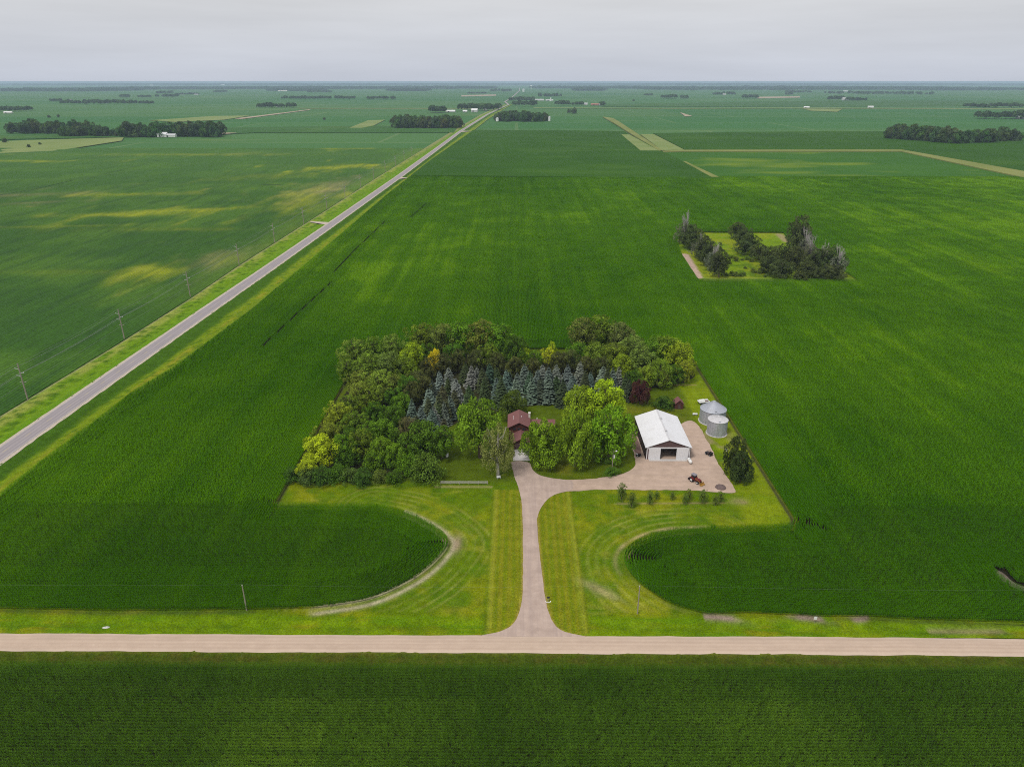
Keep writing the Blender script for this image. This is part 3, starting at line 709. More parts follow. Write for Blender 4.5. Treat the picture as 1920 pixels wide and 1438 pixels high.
ydr = np.concatenate([np.linspace(130.5, 137, 16), np.linspace(138, 214.5, 40)])
drv = [(float(drive_l(y)), float(y)) for y in ydr]
drv += [(4.9, 214.5)] + [G(*p) for p in [(998, 882), (1015, 893), (1050, 899), (1075, 900)]] + [G(*p) for p in [(1075, 920), (1055, 922), (1032, 930), (1016, 948)]]
drv += [(float(drive_r(y)), float(y)) for y in np.concatenate([np.linspace(180, 138, 22), np.linspace(137, 130.5, 16)])]
poly_sheet('driveway', ragged(drv, .16, .6, R), .05, M['drive'], 'mauve gravel driveway from the road up to the garage', 'driveway')
yard = [G(*p) for p in [(1045, 899), (1075, 900), (1110, 898), (1150, 892), (1180, 885), (1192, 873), (1189, 850)]] + [(41.5, 227), (42.5, 240), (44.8, 240), (44.8, 216.5), (60.1, 216.5), (60.1, 240)] + \
    [G(*p) for p in [(1284, 790), (1297, 787), (1310, 797), (1326, 826), (1333, 838), (1338, 850), (1345, 868), (1360, 888), (1382, 921), (1374, 926), (1330, 921), (1280, 919), (1200, 919), (1150, 917), (1100, 919), (1045, 923)]]
poly_sheet('farmyard', ragged(yard, .3, .6, R), .035, M['yard'], 'bare tan gravel yard in front of and beside the white barn', 'yard')
t = NT('side_gravel'); n = t.noise(t.pos(), 1.2, 5); t.principled(t.mix(n, (.2, .12, .1), (.31, .2, .17)), .95, .1); M['strip'] = t.m
poly_sheet('path', ragged([(41.6, 218.5), (44.4, 218.5), (44.4, 240.5), (42.4, 240.5)], .15, .5, R), .06, M['strip'], 'reddish gravel strip along the dark side wall of the barn', 'path')
M['concrete'] = simple_mat('concrete', (.58, .545, .52), .85, .08, .8)
mb = MB(); mb.box((1.95, 218.8, .05), (5.9, 8.0, .12)); tag(mb.build('parking_apron', M['concrete']), 'pale concrete slab in front of the garage', 'pavement', kind='structure')
for nm, pl, lab in (('field_approach', [(-190.5, 661), (hwx(655) - 4, 648), (hwx(655) - 4, 660), (-190.5, 665)], 'short gravel field entrance off the far side of the highway'),
                    ('field_approach', [(hwx(985) + 4, 976), (-147, 986), (-147, 989), (hwx(985) + 4, 996)], 'short gravel field entrance into the corn beside the highway'),
                    ('field_approach', [(hwx(1950) + 4, 1930), (-118, 1960), (-118, 1968), (hwx(1950) + 4, 1975)], 'far gravel field entrance by the bend in the grass verge')):
    poly_sheet(nm, [(float(a), float(b)) for a, b in pl], .64, M['shoulder'], lab, 'field entrance')

# ---------------- soybean field west of the highway
SOYP = [  # px, py, rx, ry (m), angle, amount, kind
    (230, 402, 55, 14, 8, 1.0, 0), (330, 395, 50, 9, 12, .8, 0), (300, 510, 15, 16, 20, 1.0, 0), (410, 492, 14, 26, 0, .9, 1), (420, 490, 10, 14, 0, .6, 0), (600, 360, 24, 60, 0, .9, 1), (640, 345, 14, 70, 0, .8, 1), (570, 375, 26, 70, 0, .7, 0),
    (625, 315, 42, 30, 10, .75, 0), (660, 312, 40, 30, 0, .7, 0), (700, 315, 26, 20, 0, .5, 0), (600, 268, 60, 30, 0, .75, 0), (520, 270, 100, 40, 0, .7, 0), (640, 278, 50, 25, 0, .7, 0), (720, 265, 120, 16, 0, .6, 0), (420, 267, 110, 26, 0, .7, 0), (385, 265, 40, 12, 0, .6, 0),
    (60, 365, 60, 18, 15, .55, 1), (220, 365, 60, 14, 10, .5, 0), (20, 302, 90, 16, 0, .7, 0), (60, 380, 40, 10, 20, .4, 1), (350, 290, 160, 20, 0, .4, 0), (460, 288, 60, 30, 10, .5, 2), (70, 425, 80, 6, 6, .3, 0), (120, 510, 60, 8, 0, .25, 0), (330, 430, 70, 10, 0, .3, 0), (520, 330, 60, 40, 0, .2, 0)]
def soy_color(X, Y):
    n1 = fbm(X, Y, 60, 131, 3); n2 = fbm(X * 1.4, Y * .22, 9, 133, 3)
    c = np.tile(np.array([.034, .098, .008]), (len(X), 1))
    c = lerp(c, (.058, .135, .010), smooth(.35, .7, n1)); c = lerp(c, (.026, .075, .012), smooth(.5, .75, n2) * .6)
    c = lerp(c, (.07, .17, .022), smooth(600, 1300, Y) * .45)
    wob = 1 + 1.5 * (fbm(X, Y * .5, 22, 137, 4) - .5)
    stre = .5 * fbm(X * 1.3, Y * .09, 5, 143, 3) + .5 * fbm(X, Y * .5, 18, 145, 4); stre = smooth(.3, .7, stre)
    for px, py, rx, ry, an, a, k in SOYP:
        gx, gy = G(px, py, .6); ca, sa = math.cos(math.radians(an)), math.sin(math.radians(an))
        u = ((X - gx) * ca + (Y - gy) * sa) / rx; v = (-(X - gx) * sa + (Y - gy) * ca) / ry
        w = np.exp(-(u * u + v * v) * 1.1 * wob ** 3) * a
        w = w * (.5 + .95 * stre)
        c = lerp(c, ((.24, .28, .010), (.25, .215, .10), (.16, .21, .04))[k], np.clip(w * (.7 if k else 1.0), 0, .9))
    e = X - vlx(Y)
    c = lerp(c, (.15, .24, .02), smooth(-30, -4, e) * smooth(330, 500, Y) * .3)
    for ln, w_, d_ in (([(0, 366), (60, 356), (138, 338)], 1.6, .8), ([(155, 337), (230, 318), (305, 299)], 1.3, .5), ([(495, 347), (522, 347)], 4, .7), ([(300, 377), (340, 374)], 3, .4)):
        L_ = [G(*q, .6) for q in ln]; d = seg_dist(L_, X, Y, False); c = lerp(c, (.008, .03, .008), np.exp(-(d / w_) ** 2) * d_)
    return c
bx = lambda Y: vlx(Y) - .3
ny, na = 300, 330
yy = 40 + (1452 - 40) * np.linspace(0, 1, ny) ** 1.25; tt = np.linspace(0, 1, na) ** 1.6
Yg, Tg = np.meshgrid(yy, tt, indexing='ij'); Xg = bx(Yg) - Tg * np.clip(1.35 * (Yg * .78 + 40), 160, 1100)
X, Y = Xg.ravel(), Yg.ravel(); Z = .55 + .5 * (fbm(X, Y, 60, 141) - .5) * smooth(0, 20, bx(Y) - X) - .7 * (bx(Y) - X < .01)
i = (np.arange(ny - 1)[:, None] * na + np.arange(na - 1)[None, :]).ravel()
t = NT('soybean_rows'); cc = t.attr('gc', out='Color'); p = t.pos()
wv = t.node('ShaderNodeTexWave', wave_type='BANDS', bands_direction='X'); wv.inputs['Scale'].default_value = .17; wv.inputs['Distortion'].default_value = .4; wv.inputs['Detail'].default_value = 1.0; wv.inputs['Detail Scale'].default_value = .2
t.l.new(t.pos((1, 1, 1), (0, 0, math.radians(-.9))), wv.inputs['Vector'])
n1 = t.noise(p, .9, 5, .65); n2 = t.noise(t.pos((.5, .06, 1)), 1.0, 4)
f = t.math('MULTIPLY', t.math('MULTIPLY_ADD', n1, .7, .65), t.math('MULTIPLY_ADD', wv.outputs[0], .34, .83)); f = t.math('MULTIPLY', f, t.math('MULTIPLY_ADD', n2, .3, .85))
vm = t.node('ShaderNodeVectorMath', operation='SCALE'); t.l.new(cc, vm.inputs[0]); t.l.new(f, vm.inputs['Scale'])
t.principled(vm.outputs[0], .9, .1, normal=t.bump(n1, .5, .3)); M['soyrow'] = t.m
tag(link('soybean_field', np_mesh('soybean_field', np.stack([X, Y, Z], 1), np.stack([i, i + na, i + na + 1, i + 1], 1), M['soyrow'], colors={'gc': soy_color(X, Y)}, smooth=True)),
    'wide low soybean field with yellowed patches left of the highway', 'field', kind='structure')

# ---------------- distant fields as raised crop slabs
def mat_field(name, a, b, pale=None, ps=.5, st=(.02, .006, 1)):
    t = NT(name); n = t.noise(t.pos((.006, .012, 1)), 1.0, 5, .6); n2 = t.noise(t.pos(st), 1.0, 4, .6)
    c = t.mix(n, a, b); c = t.mix(t.math('MULTIPLY', n2, .3), c, tuple(x * .75 for x in a))
    if pale: c = t.mix(t.math('MULTIPLY', t.noise(t.pos((.004, .009, 1)), 1.0, 4, .6, .54, .74), ps), c, pale)
    t.principled(c, .95, .05); return t.m
M['field_dark'] = mat_field('far_corn', (.026, .088, .003), (.040, .116, .004), (.08, .17, .014), .5)
M['field_mid'] = mat_field('far_soybeans', (.038, .125, .011), (.056, .155, .013), (.22, .28, .015), .8)
M['field_green'] = mat_field('far_green_field', (.04, .115, .02), (.06, .15, .03), (.12, .2, .03), .4)
M['field_pale'] = mat_field('pale_hay', (.18, .25, .07), (.26, .30, .11))
M['field_tan'] = mat_field('tan_stubble', (.36, .30, .2), (.46, .38, .28))
M['dry_grass'] = mat_field('grass_waterway', (.17, .21, .05), (.27, .28, .09))
def px_field(name, pts, z, mat, label, cat='field'):
    return poly_sheet(name, [G(a, b, z) for a, b in pts], z, M[mat], label, cat, z + .35)
X_ = lambda fy, y, dz=0: (float(fy(y)), y)
poly_sheet('corn_field', [X_(vrx, 1006), X_(vrx, 1234), X_(vrx, 1440), X_(vrx, 1800), X_(vrx, 1996), G(1060, 245, 2), G(1168, 246, 2), G(1241, 284, 2), G(1345, 334, 2)], 2.0, M['field_dark'], 'dark green far field bordering the highway beyond the tall corn', 'field', 2.3)
px_field('soybean_field', [(1346, 333.5), (1920, 338), (2060, 352), (2060, 350), (1920, 331), (1690, 285), (1285, 285), (1243, 285)], .8, 'field_mid', 'lighter soybean field with yellow patches beyond the tree islet')
px_field('grass_strip', [(1243, 282.2), (1285, 281.2), (1690, 280.4), (1920, 321), (2060, 346), (2060, 356), (1920, 333), (1690, 284), (1285, 284), (1243, 285)], 2.25, 'dry_grass', 'pale grassy strip bending across the fields at the far right', 'grass strip')
px_field('corn_field', [(1285, 281), (1690, 280), (1920, 321), (2100, 352), (2100, 250), (1560, 246), (1225, 250)], 2.2, 'field_dark', 'dark green far field in front of the long right hand grove', 'field')
px_field('hay_field', [(1165, 252.5), (1180, 252.5), (1235, 282.5), (1201, 282.5)], 2.15, 'field_pale', 'pale narrow hay field left of the grassy waterway')
px_field('hay_field', [(1201, 252), (1226, 252), (1283, 281), (1243, 283)], 2.25, 'field_pale', 'pale broad hay field right of the grassy waterway')
px_field('waterway', [(1130, 219), (1150, 222), (1165, 231), (1197, 252), (1242, 282), (1236, 283), (1185, 252), (1155, 233)], 2.3, 'dry_grass', 'ragged grassy waterway running between the two pale hay fields', 'grass strip')
px_field('hay_field', [(-60, 290), (-60, 268), (60, 263), (232, 258), (228, 264), (105, 283)], .6, 'field_pale', 'pale uncut meadow beside the long left hand grove')
px_field('field', [(-60, 255), (240, 250), (410, 240), (700, 236), (858, 240), (850, 249), (480, 249), (235, 257), (-60, 263)], .4, 'field_green', 'green field behind the soybeans on the left')
px_field('grass_strip', [(655, 240), (690, 226), (722, 225), (700, 236), (680, 240)], .6, 'field_pale', 'small pale headland strip left of the dark roadside wood', 'grass strip')
px_field('field', [(865, 179), (930, 177.6), (930, 180), (865, 181.5)], .4, 'field_tan', 'bare tan field left of the distant highway')
px_field('field', [(280, 226), (400, 218), (470, 217), (420, 225), (330, 229)], .4, 'field_pale', 'pale dry patch behind the middle left grove')
px_field('dirt_road', [(440, 222.6), (580, 205.6), (582, 206.4), (452, 223.6)], .4, 'field_tan', 'thin pale dirt road slanting across the left fields', 'road')
px_field('dirt_road', [(400, 250.6), (425, 249.2), (445, 249.4), (412, 252.2)], .5, 'field_tan', 'pale farm lane at the right end of the farmstead grove', 'road')
px_field('dirt_road', [(1000, 202.2), (1260, 203), (1520, 202.4), (1920, 204), (1920, 205), (1520, 203.4), (1260, 204.2), (1000, 203)], .4, 'field_pale', 'thin pale lane crossing the far right fields', 'road')
px_field('dirt_road', [(560, 203.2), (860, 203.6), (935, 203.4), (935, 204.2), (860, 204.4), (560, 204)], .4, 'field_pale', 'thin pale lane crossing the far left fields', 'road')
px_field('field', [(1505, 204), (1580, 204.5), (1570, 210), (1520, 208)], .4, 'field_pale', 'yellowish fallow strip along the far lane')
px_field('field', [(1275, 211), (1298, 218), (1285, 218.6)], .4, 'field_tan', 'small bare soil spot in the far right field')
px_field('field', [(1420, 182), (1500, 181), (1500, 183.4), (1420, 185)], .4, 'field_tan', 'reddish bare field beyond the far right copse')
px_field('field', [(1120, 196), (1560, 189), (1920, 189), (1920, 199), (1400, 200), (1130, 200.6)], .3, 'field_green', 'long green field before the right horizon woods')
px_field('grass_strip', [(1281, 303), (1285, 302.5), (1348, 332), (1334, 332)], 2.2, 'dry_grass', 'short dry strip on the edge between corn and soybeans', 'grass strip')

# the grass islet in the corn
def isl_col(X, Y):
    c = np.tile(np.array([.16, .26, .004]), (len(X), 1)); n = fbm(X, Y, 22, 151, 3); n2 = fbm(X, Y, 7, 153, 3)
    c = lerp(c, (.23, .28, .01), smooth(.4, .65, n)); c = lerp(c, (.08, .15, .006), smooth(.52, .7, n2) * .8 * smooth(590, 560, Y)); c = lerp(c, (.28, .30, .1), smooth(466, 456, Y) * .7)
    sx, sy = [G(*q) for q in ((1283, 478), (1308, 520))]; d = seg_dist([sx, sy], X, Y, False); c = lerp(c, (.52, .38, .3), smooth(4.2, 2.6, d))
    d = seg_dist([G(1462, 440), G(1476, 453)], X, Y, False); c = lerp(c, (.36, .28, .16), smooth(5, 2, d) * .8)
    c = lerp(c, (.22, .31, .004), smooth(224, 232, X))
    return c
islpoly = [(a, b) for a, b in island]
X, Y, V, Fq = grid_sheet('meadow', None, 110, 245, 448, 622, 1.5, 1.5, lambda X, Y: .02 + 0 * X, None, lambda a, b: inside(islpoly, a, b) | (seg_dist(islpoly, a, b) < 2.0))
tag(link('meadow', np_mesh('meadow', V, Fq, M['grass'], colors={'gc': isl_col(X, Y)})), 'bright uncut grass islet with a sandy track inside the corn', 'meadow', kind='structure')

t = NT('litter_and_shade'); n = t.noise(t.pos(), 1.1, 5); n2 = t.noise(t.pos(), .3, 4, .6, .5, .7); t.principled(t.mix(t.math('MULTIPLY', n2, .6), t.mix(n, (.018, .02, .009), (.05, .045, .02)), (.04, .07, .01)), .95, .05); M['litter'] = t.m  # leaf litter, with the shade under the trees painted into its dark colour
poly_sheet('woodland_floor', ragged([(-71, 202), (-30, 202), (-26, 214), (-30, 232), (-24, 244), (-8, 252), (6, 260), (24, 266), (44, 266), (52, 276), (78, 286), (80, 300), (78, 320), (-70, 320), (-72, 260)], .8, 1.0, R), .07, M['litter'], 'leaf litter floor under the tree belt, darkened by painted tree shade', 'woodland floor')
# ------------------------------------------------------------------ trees
def leaf_cards(P, Nrm, size, rng, jit=.7):
    n = len(P); Nn = Nrm + rng.normal(0, jit, (n, 3)); Nn /= np.linalg.norm(Nn, axis=1)[:, None]
    u = np.cross(Nn, rng.normal(0, 1, (n, 3))); u /= np.linalg.norm(u, axis=1)[:, None]; w = np.cross(Nn, u)
    s = size * rng.uniform(.6, 1.25, n)[:, None]; a = s * rng.uniform(.5, .85, n)[:, None]
    V = np.stack([P - u * s * .6, P + w * a * .55, P + u * s * .75 - Nn * s * .25, P - w * a * .55], 1).reshape(-1, 3)
    b = np.arange(n)[:, None] * 4
    return V, b + np.array([0, 1, 2, 3])
def crown_mesh(name, seed, nclump=64, per=95, size=.062, clump=(.2, .33), low=-.55, squash=1.0, lobes=.22, droop=0.0, top=1.0):
    """unit crown: radius ~1 sideways, z from 0 to ~1 (x height); leaf sprays gathered in clumps on an uneven outline"""
    g = np.random.default_rng(seed)
    k = np.arange(nclump); zc = low + (1 - low) * (k + .5) / nclump; zc = np.clip(zc + g.normal(0, .06, nclump), low, .98)
    az = k * 2.39996 + g.normal(0, .35, nclump); rr = np.sqrt(1 - np.clip(zc, -.98, .98) ** 2)
    lob = 1 + lobes * np.sin(az * 2 + g.uniform(0, 6)) * .5 + lobes * np.sin(az * 3 + zc * 4 + g.uniform(0, 6)) * .6
    rad = g.uniform(.66, 1.0, nclump) * lob
    C = np.stack([np.cos(az) * rr * rad, np.sin(az) * rr * rad, zc * g.uniform(.72, .92, nclump) * top], 1)
    cr = g.uniform(*clump, nclump); ct = g.uniform(0, 1, nclump)
    cr = cr * .92; P = []; Nn = []; v = []
    for i in range(nclump):
        n = int(per * (cr[i] / np.mean(clump)) ** 2)
        d = g.normal(0, 1, (n, 3)); d /= np.linalg.norm(d, axis=1)[:, None]
        out = C[i] / (np.linalg.norm(C[i]) + 1e-6) * .55 + np.array([0, 0, .45])
        d = d + out * .75; d /= np.linalg.norm(d, axis=1)[:, None]
        r = cr[i] * g.uniform(.62, 1.06, n)[:, None]
        q = C[i] + d * r; q[:, 2] -= droop * np.abs(g.normal(0, .2, n))
        P.append(q); Nn.append(d); v.append(np.clip(.7 * ct[i] + .02 + .3 * g.uniform(0, 1, n), 0, 1))
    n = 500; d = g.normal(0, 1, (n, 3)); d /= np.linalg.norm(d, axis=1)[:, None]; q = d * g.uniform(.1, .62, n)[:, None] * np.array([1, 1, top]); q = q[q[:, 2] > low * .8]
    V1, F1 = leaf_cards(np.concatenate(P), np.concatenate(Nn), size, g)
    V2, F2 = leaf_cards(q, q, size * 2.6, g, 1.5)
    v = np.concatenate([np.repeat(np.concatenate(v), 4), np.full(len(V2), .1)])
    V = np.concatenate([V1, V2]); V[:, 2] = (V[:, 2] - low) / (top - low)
    return np_mesh(name, V, np.concatenate([F1, F2 + len(V1)]), M['crown'], attrs={'v': v})
CR = {
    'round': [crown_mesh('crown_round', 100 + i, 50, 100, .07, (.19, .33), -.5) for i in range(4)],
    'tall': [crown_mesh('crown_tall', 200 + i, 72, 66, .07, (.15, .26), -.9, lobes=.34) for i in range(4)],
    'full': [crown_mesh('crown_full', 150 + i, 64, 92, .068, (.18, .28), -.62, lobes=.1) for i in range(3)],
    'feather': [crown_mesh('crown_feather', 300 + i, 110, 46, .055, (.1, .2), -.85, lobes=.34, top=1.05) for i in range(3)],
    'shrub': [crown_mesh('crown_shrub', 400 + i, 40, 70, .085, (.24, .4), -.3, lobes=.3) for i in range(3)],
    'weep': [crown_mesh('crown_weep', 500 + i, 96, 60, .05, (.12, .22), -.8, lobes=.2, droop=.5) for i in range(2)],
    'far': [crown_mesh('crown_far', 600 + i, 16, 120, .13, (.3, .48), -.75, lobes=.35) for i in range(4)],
}
def trunk_mesh(name, mat, seed, spread=.35):
    """unit tapered trunk with limbs; height 1"""
    g = random.Random(seed); mb = MB()
    mb.tube((0, 0, -.02), (.01, 0, .34), .034, .024, 7); mb.tube((.01, 0, .34), (.0, .01, .86), .024, .008, 6)
    for k in range(7):
        a = k * 2.4 + g.uniform(-.3, .3); z = .26 + .07 * k; L = spread * g.uniform(.7, 1.1)
        mb.tube((.005, 0, z), (L * math.cos(a) * .5, L * math.sin(a) * .5, z + .16), .013, .006, 5); mb.tube((L * math.cos(a) * .5, L * math.sin(a) * .5, z + .16), (L * math.cos(a) * .72, L * math.sin(a) * .72, z + .32), .006, .003, 4)
    return mb.mesh(name, mat)
TR = {'brown': trunk_mesh('trunk_brown', M['bark'], 1), 'pale': trunk_mesh('trunk_pale', M['pale_bark'], 2)}
def tree(x, y, h, r, style, col, label, cat='tree', name='tree', group=None, low=.18, bark='brown', seed=None, z0=0.0):
    g = random.Random(int(abs(x) * 131 + abs(y) * 17) if seed is None else seed)
    t_ = empty(name, (x, y, z0), g.uniform(0, 6.28), label, cat, group)
    j = lambda: g.uniform(.93, 1.07)
    c = tuple(v * g.uniform(.92, 1.08) for v in col)
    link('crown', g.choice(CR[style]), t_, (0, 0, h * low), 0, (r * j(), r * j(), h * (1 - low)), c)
    link('trunk', TR[bark], t_, (0, 0, -.1), 0, (h * .9, h * .9, h))
    return t_

# colours of leaves
OLIVE = (.082, .128, .012); MID = (.066, .132, .009); DEEP = (.042, .092, .008); LIME = (.20, .26, .012); YEL = (.42, .36, .012); BRIGHT = (.16, .23, .01); GREY = (.09, .135, .024); DKSHR = (.036, .076, .012); PINE = (.055, .062, .02)
def at(px, py, h): return G(px, py, h)
GB = 'trees of the belt round the farmyard'
LEFT = [  # px, py(top), h, r, style, colour, label
    (597, 813, 10.5, 6.2, 'round', (.235, .29, .01), 'yellow green round tree at the front west corner of the tree belt'),
    (573, 858, 6.5, 3.6, 'round', (.21, .255, .012), 'low yellow tree below the bright round corner tree'),
    (640, 812, 10, 4.6, 'tall', MID, 'mid green tree right beside the yellow corner tree'),
    (676, 802, 11, 5.0, 'tall', OLIVE, 'broad olive tree second from the yellow corner tree'),
    (713, 815, 10, 3.8, 'round', (.09, .155, .01), 'narrow light green tree in the middle of the front row'),
    (740, 828, 8.5, 3.8, 'round', (.085, .15, .01), 'small light green tree left of the tall dark rounded one'),
    (785, 789, 13.5, 7.2, 'round', DEEP, 'large dark rounded tree with bare pale trunks showing below'),
    (826, 797, 12, 5.0, 'tall', MID, 'slender green tree leaning out right of the dark rounded tree'),
    (760, 822, 9, 4.2, 'tall', DEEP, 'dark tree tucked under the left side of the large rounded tree'),
    (630, 750, 11.5, 6.3, 'feather', (.17, .19, .015), 'yellowish feathery tree at the corn edge behind the yellow corner tree'),
    (660, 768, 10.5, 5.0, 'tall', OLIVE, 'dull olive tree right of the yellowish feathery one'),
    (700, 752, 10, 4.4, 'tall', DEEP, 'dark green tree between the feathery tree and the small pines'),
    (738, 757, 9, 4.6, 'round', DEEP, 'deep green rounded tree below the bluish left spruces'),
    (716, 782, 10, 5.0, 'round', MID, 'green tree just behind the light green front row tree'),
    (690, 790, 9.5, 4.2, 'tall', MID, 'leafy tree behind the olive front row tree'),
    (765, 776, 9.5, 4.0, 'weep', (.10, .10, .035), 'brownish fine leaved tree under the lowest silver spruces'),
    (708, 690, 14, 8.2, 'feather', (.12, .17, .02), 'tall light olive tree in the middle of the west side'),
    (672, 712, 12, 5.2, 'feather', (.12, .15, .02), 'olive tree at the corn edge left of the tall light one'),
    (762, 702, 11.5, 5.4, 'round', (.055, .12, .012), 'fresh green round tree by the upper left spruces'),
    (690, 722, 10, 5.0, 'tall', OLIVE, 'shaded olive tree in front of the tall light olive one'),
    (738, 722, 9, 4.5, 'tall', DEEP, 'dark tree below the fresh green round tree'),
    (662, 630, 15.5, 8.5, 'feather', (.11, .155, .018), 'big feathery tree at the outer north west corner'),
    (700, 625, 16, 7.5, 'feather', OLIVE, 'feathery olive tree next to the north west corner tree'),
    (733, 622, 16, 8.0, 'feather', (.10, .15, .02), 'broad feathery tree third from the north west corner'),
    (690, 655, 14, 7.0, 'feather', (.12, .165, .02), 'front feathery tree of the north west clump'),
    (728, 655, 14, 7.5, 'feather', GREY, 'greyish tree in the middle of the north west clump'),
    (772, 640, 13, 5.5, 'round', (.17, .24, .01), 'bright light green tree left of the little yellow tree'),
    (758, 665, 12, 5.5, 'round', OLIVE, 'olive round tree below the bright light green one'),
    (648, 668, 11, 5.0, 'feather', OLIVE, 'lower feathery tree on the outer west edge'),
    (790, 603, 16.5, 7.6, 'tall', OLIVE, 'first tall tree of the dark back row'),
    (826, 603, 16.5, 7.4, 'tall', (.085, .11, .02), 'second tall tree of the dark back row'),
    (862, 600, 17, 7.4, 'tall', MID, 'tall tree in the middle of the dark back row'),
    (900, 597, 17.5, 8.2, 'tall', (.10, .125, .02), 'highest tree of the dark back row'),
    (938, 603, 17, 7.8, 'tall', MID, 'tall tree next to the right end of the dark back row'),
    (966, 625, 14, 5.8, 'round', DEEP, 'lower tree closing the right end of the dark back row'),
    (815, 652, 11.5, 3.2, 'round', YEL, 'small golden yellow tree in front of the dark back row'),
    (985, 647, 8, 3.2, 'round', (.22, .28, .01), 'small lime tree in the gap between the two tall rows'),
    (1002, 655, 7, 4.6, 'shrub', MID, 'low green tree filling the gap in the back row'),
    (1029, 646, 9.5, 3.3, 'feather', (.33, .35, .012), 'slim yellow tree right of the gap in the back row'),
    (1035, 637, 8.5, 2.2, 'round', (.2, .27, .01), 'little lime tree peeping out behind the slim yellow one'),
]
LEFT += [
    (612, 790, 9.5, 4.6, 'tall', (.12, .15, .015), 'tree squeezed between the yellow corner tree and the feathery edge tree'), (655, 735, 10.5, 5.2, 'feather', OLIVE, 'dull tree on the corn edge above the yellowish feathery one'), (672, 690, 11, 5.4, 'feather', (.10, .13, .02), 'tree at the corn edge half way up the west side'), (752, 735, 8.5, 4.2, 'round', MID, 'small tree between the fresh green one and the silver spruces'),
    (655, 800, 9.5, 4.5, 'round', DEEP, 'dark tree filling the middle of the front block'), (735, 700, 12, 5.2, 'tall', (.08, .10, .02), 'shaded tree right of the tall light olive one'), (800, 640, 12, 5.0, 'tall', DEEP, 'dark tree just above the little golden one'), (850, 640, 12, 5.0, 'tall', DEEP, 'dark tree low in the middle of the back row'), (915, 642, 12, 5.2, 'tall', OLIVE, 'olive tree low in the right part of the back row')]
RIGHT = [
    (1095, 592, 17, 8.6, 'tall', (.085, .105, .02), 'tall dark tree at the left of the north east clump'),
    (1132, 588, 18, 9.2, 'tall', OLIVE, 'broad highest tree of the north east clump'),
    (1165, 601, 16.5, 8.0, 'tall', (.09, .105, .028), 'dull tall tree behind the right of the highest one'),
    (1120, 640, 13, 6.5, 'round', (.10, .14, .015), 'lighter rounded tree in front of the highest tree'),
    (1155, 640, 14, 7.0, 'tall', OLIVE, 'olive tree in the middle of the north east clump'),
    (1190, 628, 15, 7.2, 'tall', GREY, 'greyish tree behind the pale fringed ones'),
    (1085, 640, 10, 5.0, 'round', MID, 'small green tree at the left foot of the north east clump'),
    (1168, 660, 12, 4.6, 'round', (.13, .18, .012), 'bright little tree in front of the olive one'),
    (1205, 648, 14, 6.5, 'tall', GREY, 'pale grey green tree right of the bright little one'),
    (1228, 627, 15, 6.6, 'round', MID, 'green tree on the ridge of the north east clump'),
    (1256, 628, 15.5, 7.2, 'round', (.11, .165, .012), 'round fresh green tree near the east corner'),
    (1277, 640, 14.5, 6.8, 'round', (.16, .205, .012), 'yellow green tree at the east corner of the belt'),
    (1286, 672, 10.5, 4.6, 'feather', (.16, .19, .014), 'loose yellowish tree hanging over the east edge'),
    (1240, 672, 12, 5.6, 'round', (.095, .15, .012), 'leaning light green tree over bare dark trunks'),
    (1212, 682, 10, 4.2, 'round', (.12, .165, .014), 'small light tree in front of the pale grey one'),
    (1188, 690, 9.5, 4.4, 'tall', DEEP, 'dark tree in the shade behind the purple tree'),
    (1268, 680, 9, 4.6, 'tall', DEEP, 'shaded tree inside the east corner'),
]
for (px, py, h, r, st, col, lab) in LEFT + RIGHT:
    x, y = at(px, py + 4, h); tree(x, y, h, r, st, col, lab, group=GB, low=.12)
YARD = [  # px of trunk, world Y, h, r
    (900, 217, 22.5, 8.3, 'full', (.085, .165, .01), 'large round fresh green tree left of the house', 'brown', .2),
    (934, 205, 19, 5.4, 'weep', (.135, .14, .045), 'olive birch with drooping twigs beside the driveway', 'pale', .12),
    (1017, 212.5, 16, 7.0, 'full', (.10, .165, .008), 'low broad green tree in front of the house', 'brown', .08),
    (1078, 211, 21, 6.2, 'full', (.115, .17, .01), 'tall yellow green tree in the middle of the front lawn', 'brown', .08),
    (1141, 215.5, 20, 8.0, 'full', (.085, .165, .008), 'big dark green tree left of the barn', 'brown', .06),
    (1131, 238, 20, 8.0, 'full', (.21, .30, .01), 'bright lime tree rising behind the big dark one', 'brown', .15),
    (1086, 240, 17.5, 6.0, 'full', (.15, .22, .012), 'light green tree beside the bright lime one', 'brown', .12),
    (962, 249, 11.0, 5.4, 'round', (.055, .08, .012), 'dark bushy tree behind the house roof', 'brown', .06),
    (1199, 262, 10.5, 4.2, 'full', (.048, .012, .02), 'dark purple round tree behind the barn', 'brown', .05),
    (1239, 278, 8.5, 3.0, 'tall', (.12, .15, .03), 'small olive tree standing alone at the garden edge', 'brown', .1),
]
for (px, Y, h, r, st, col, lab, bark, low) in YARD:
    x = (px - 960) / FPX * (Y * math.cos(PITCH) + CAMH * math.sin(PITCH)) - math.tan(YAW) * Y
    tree(x, Y, h, r, st, col, lab, low=low, bark=bark)
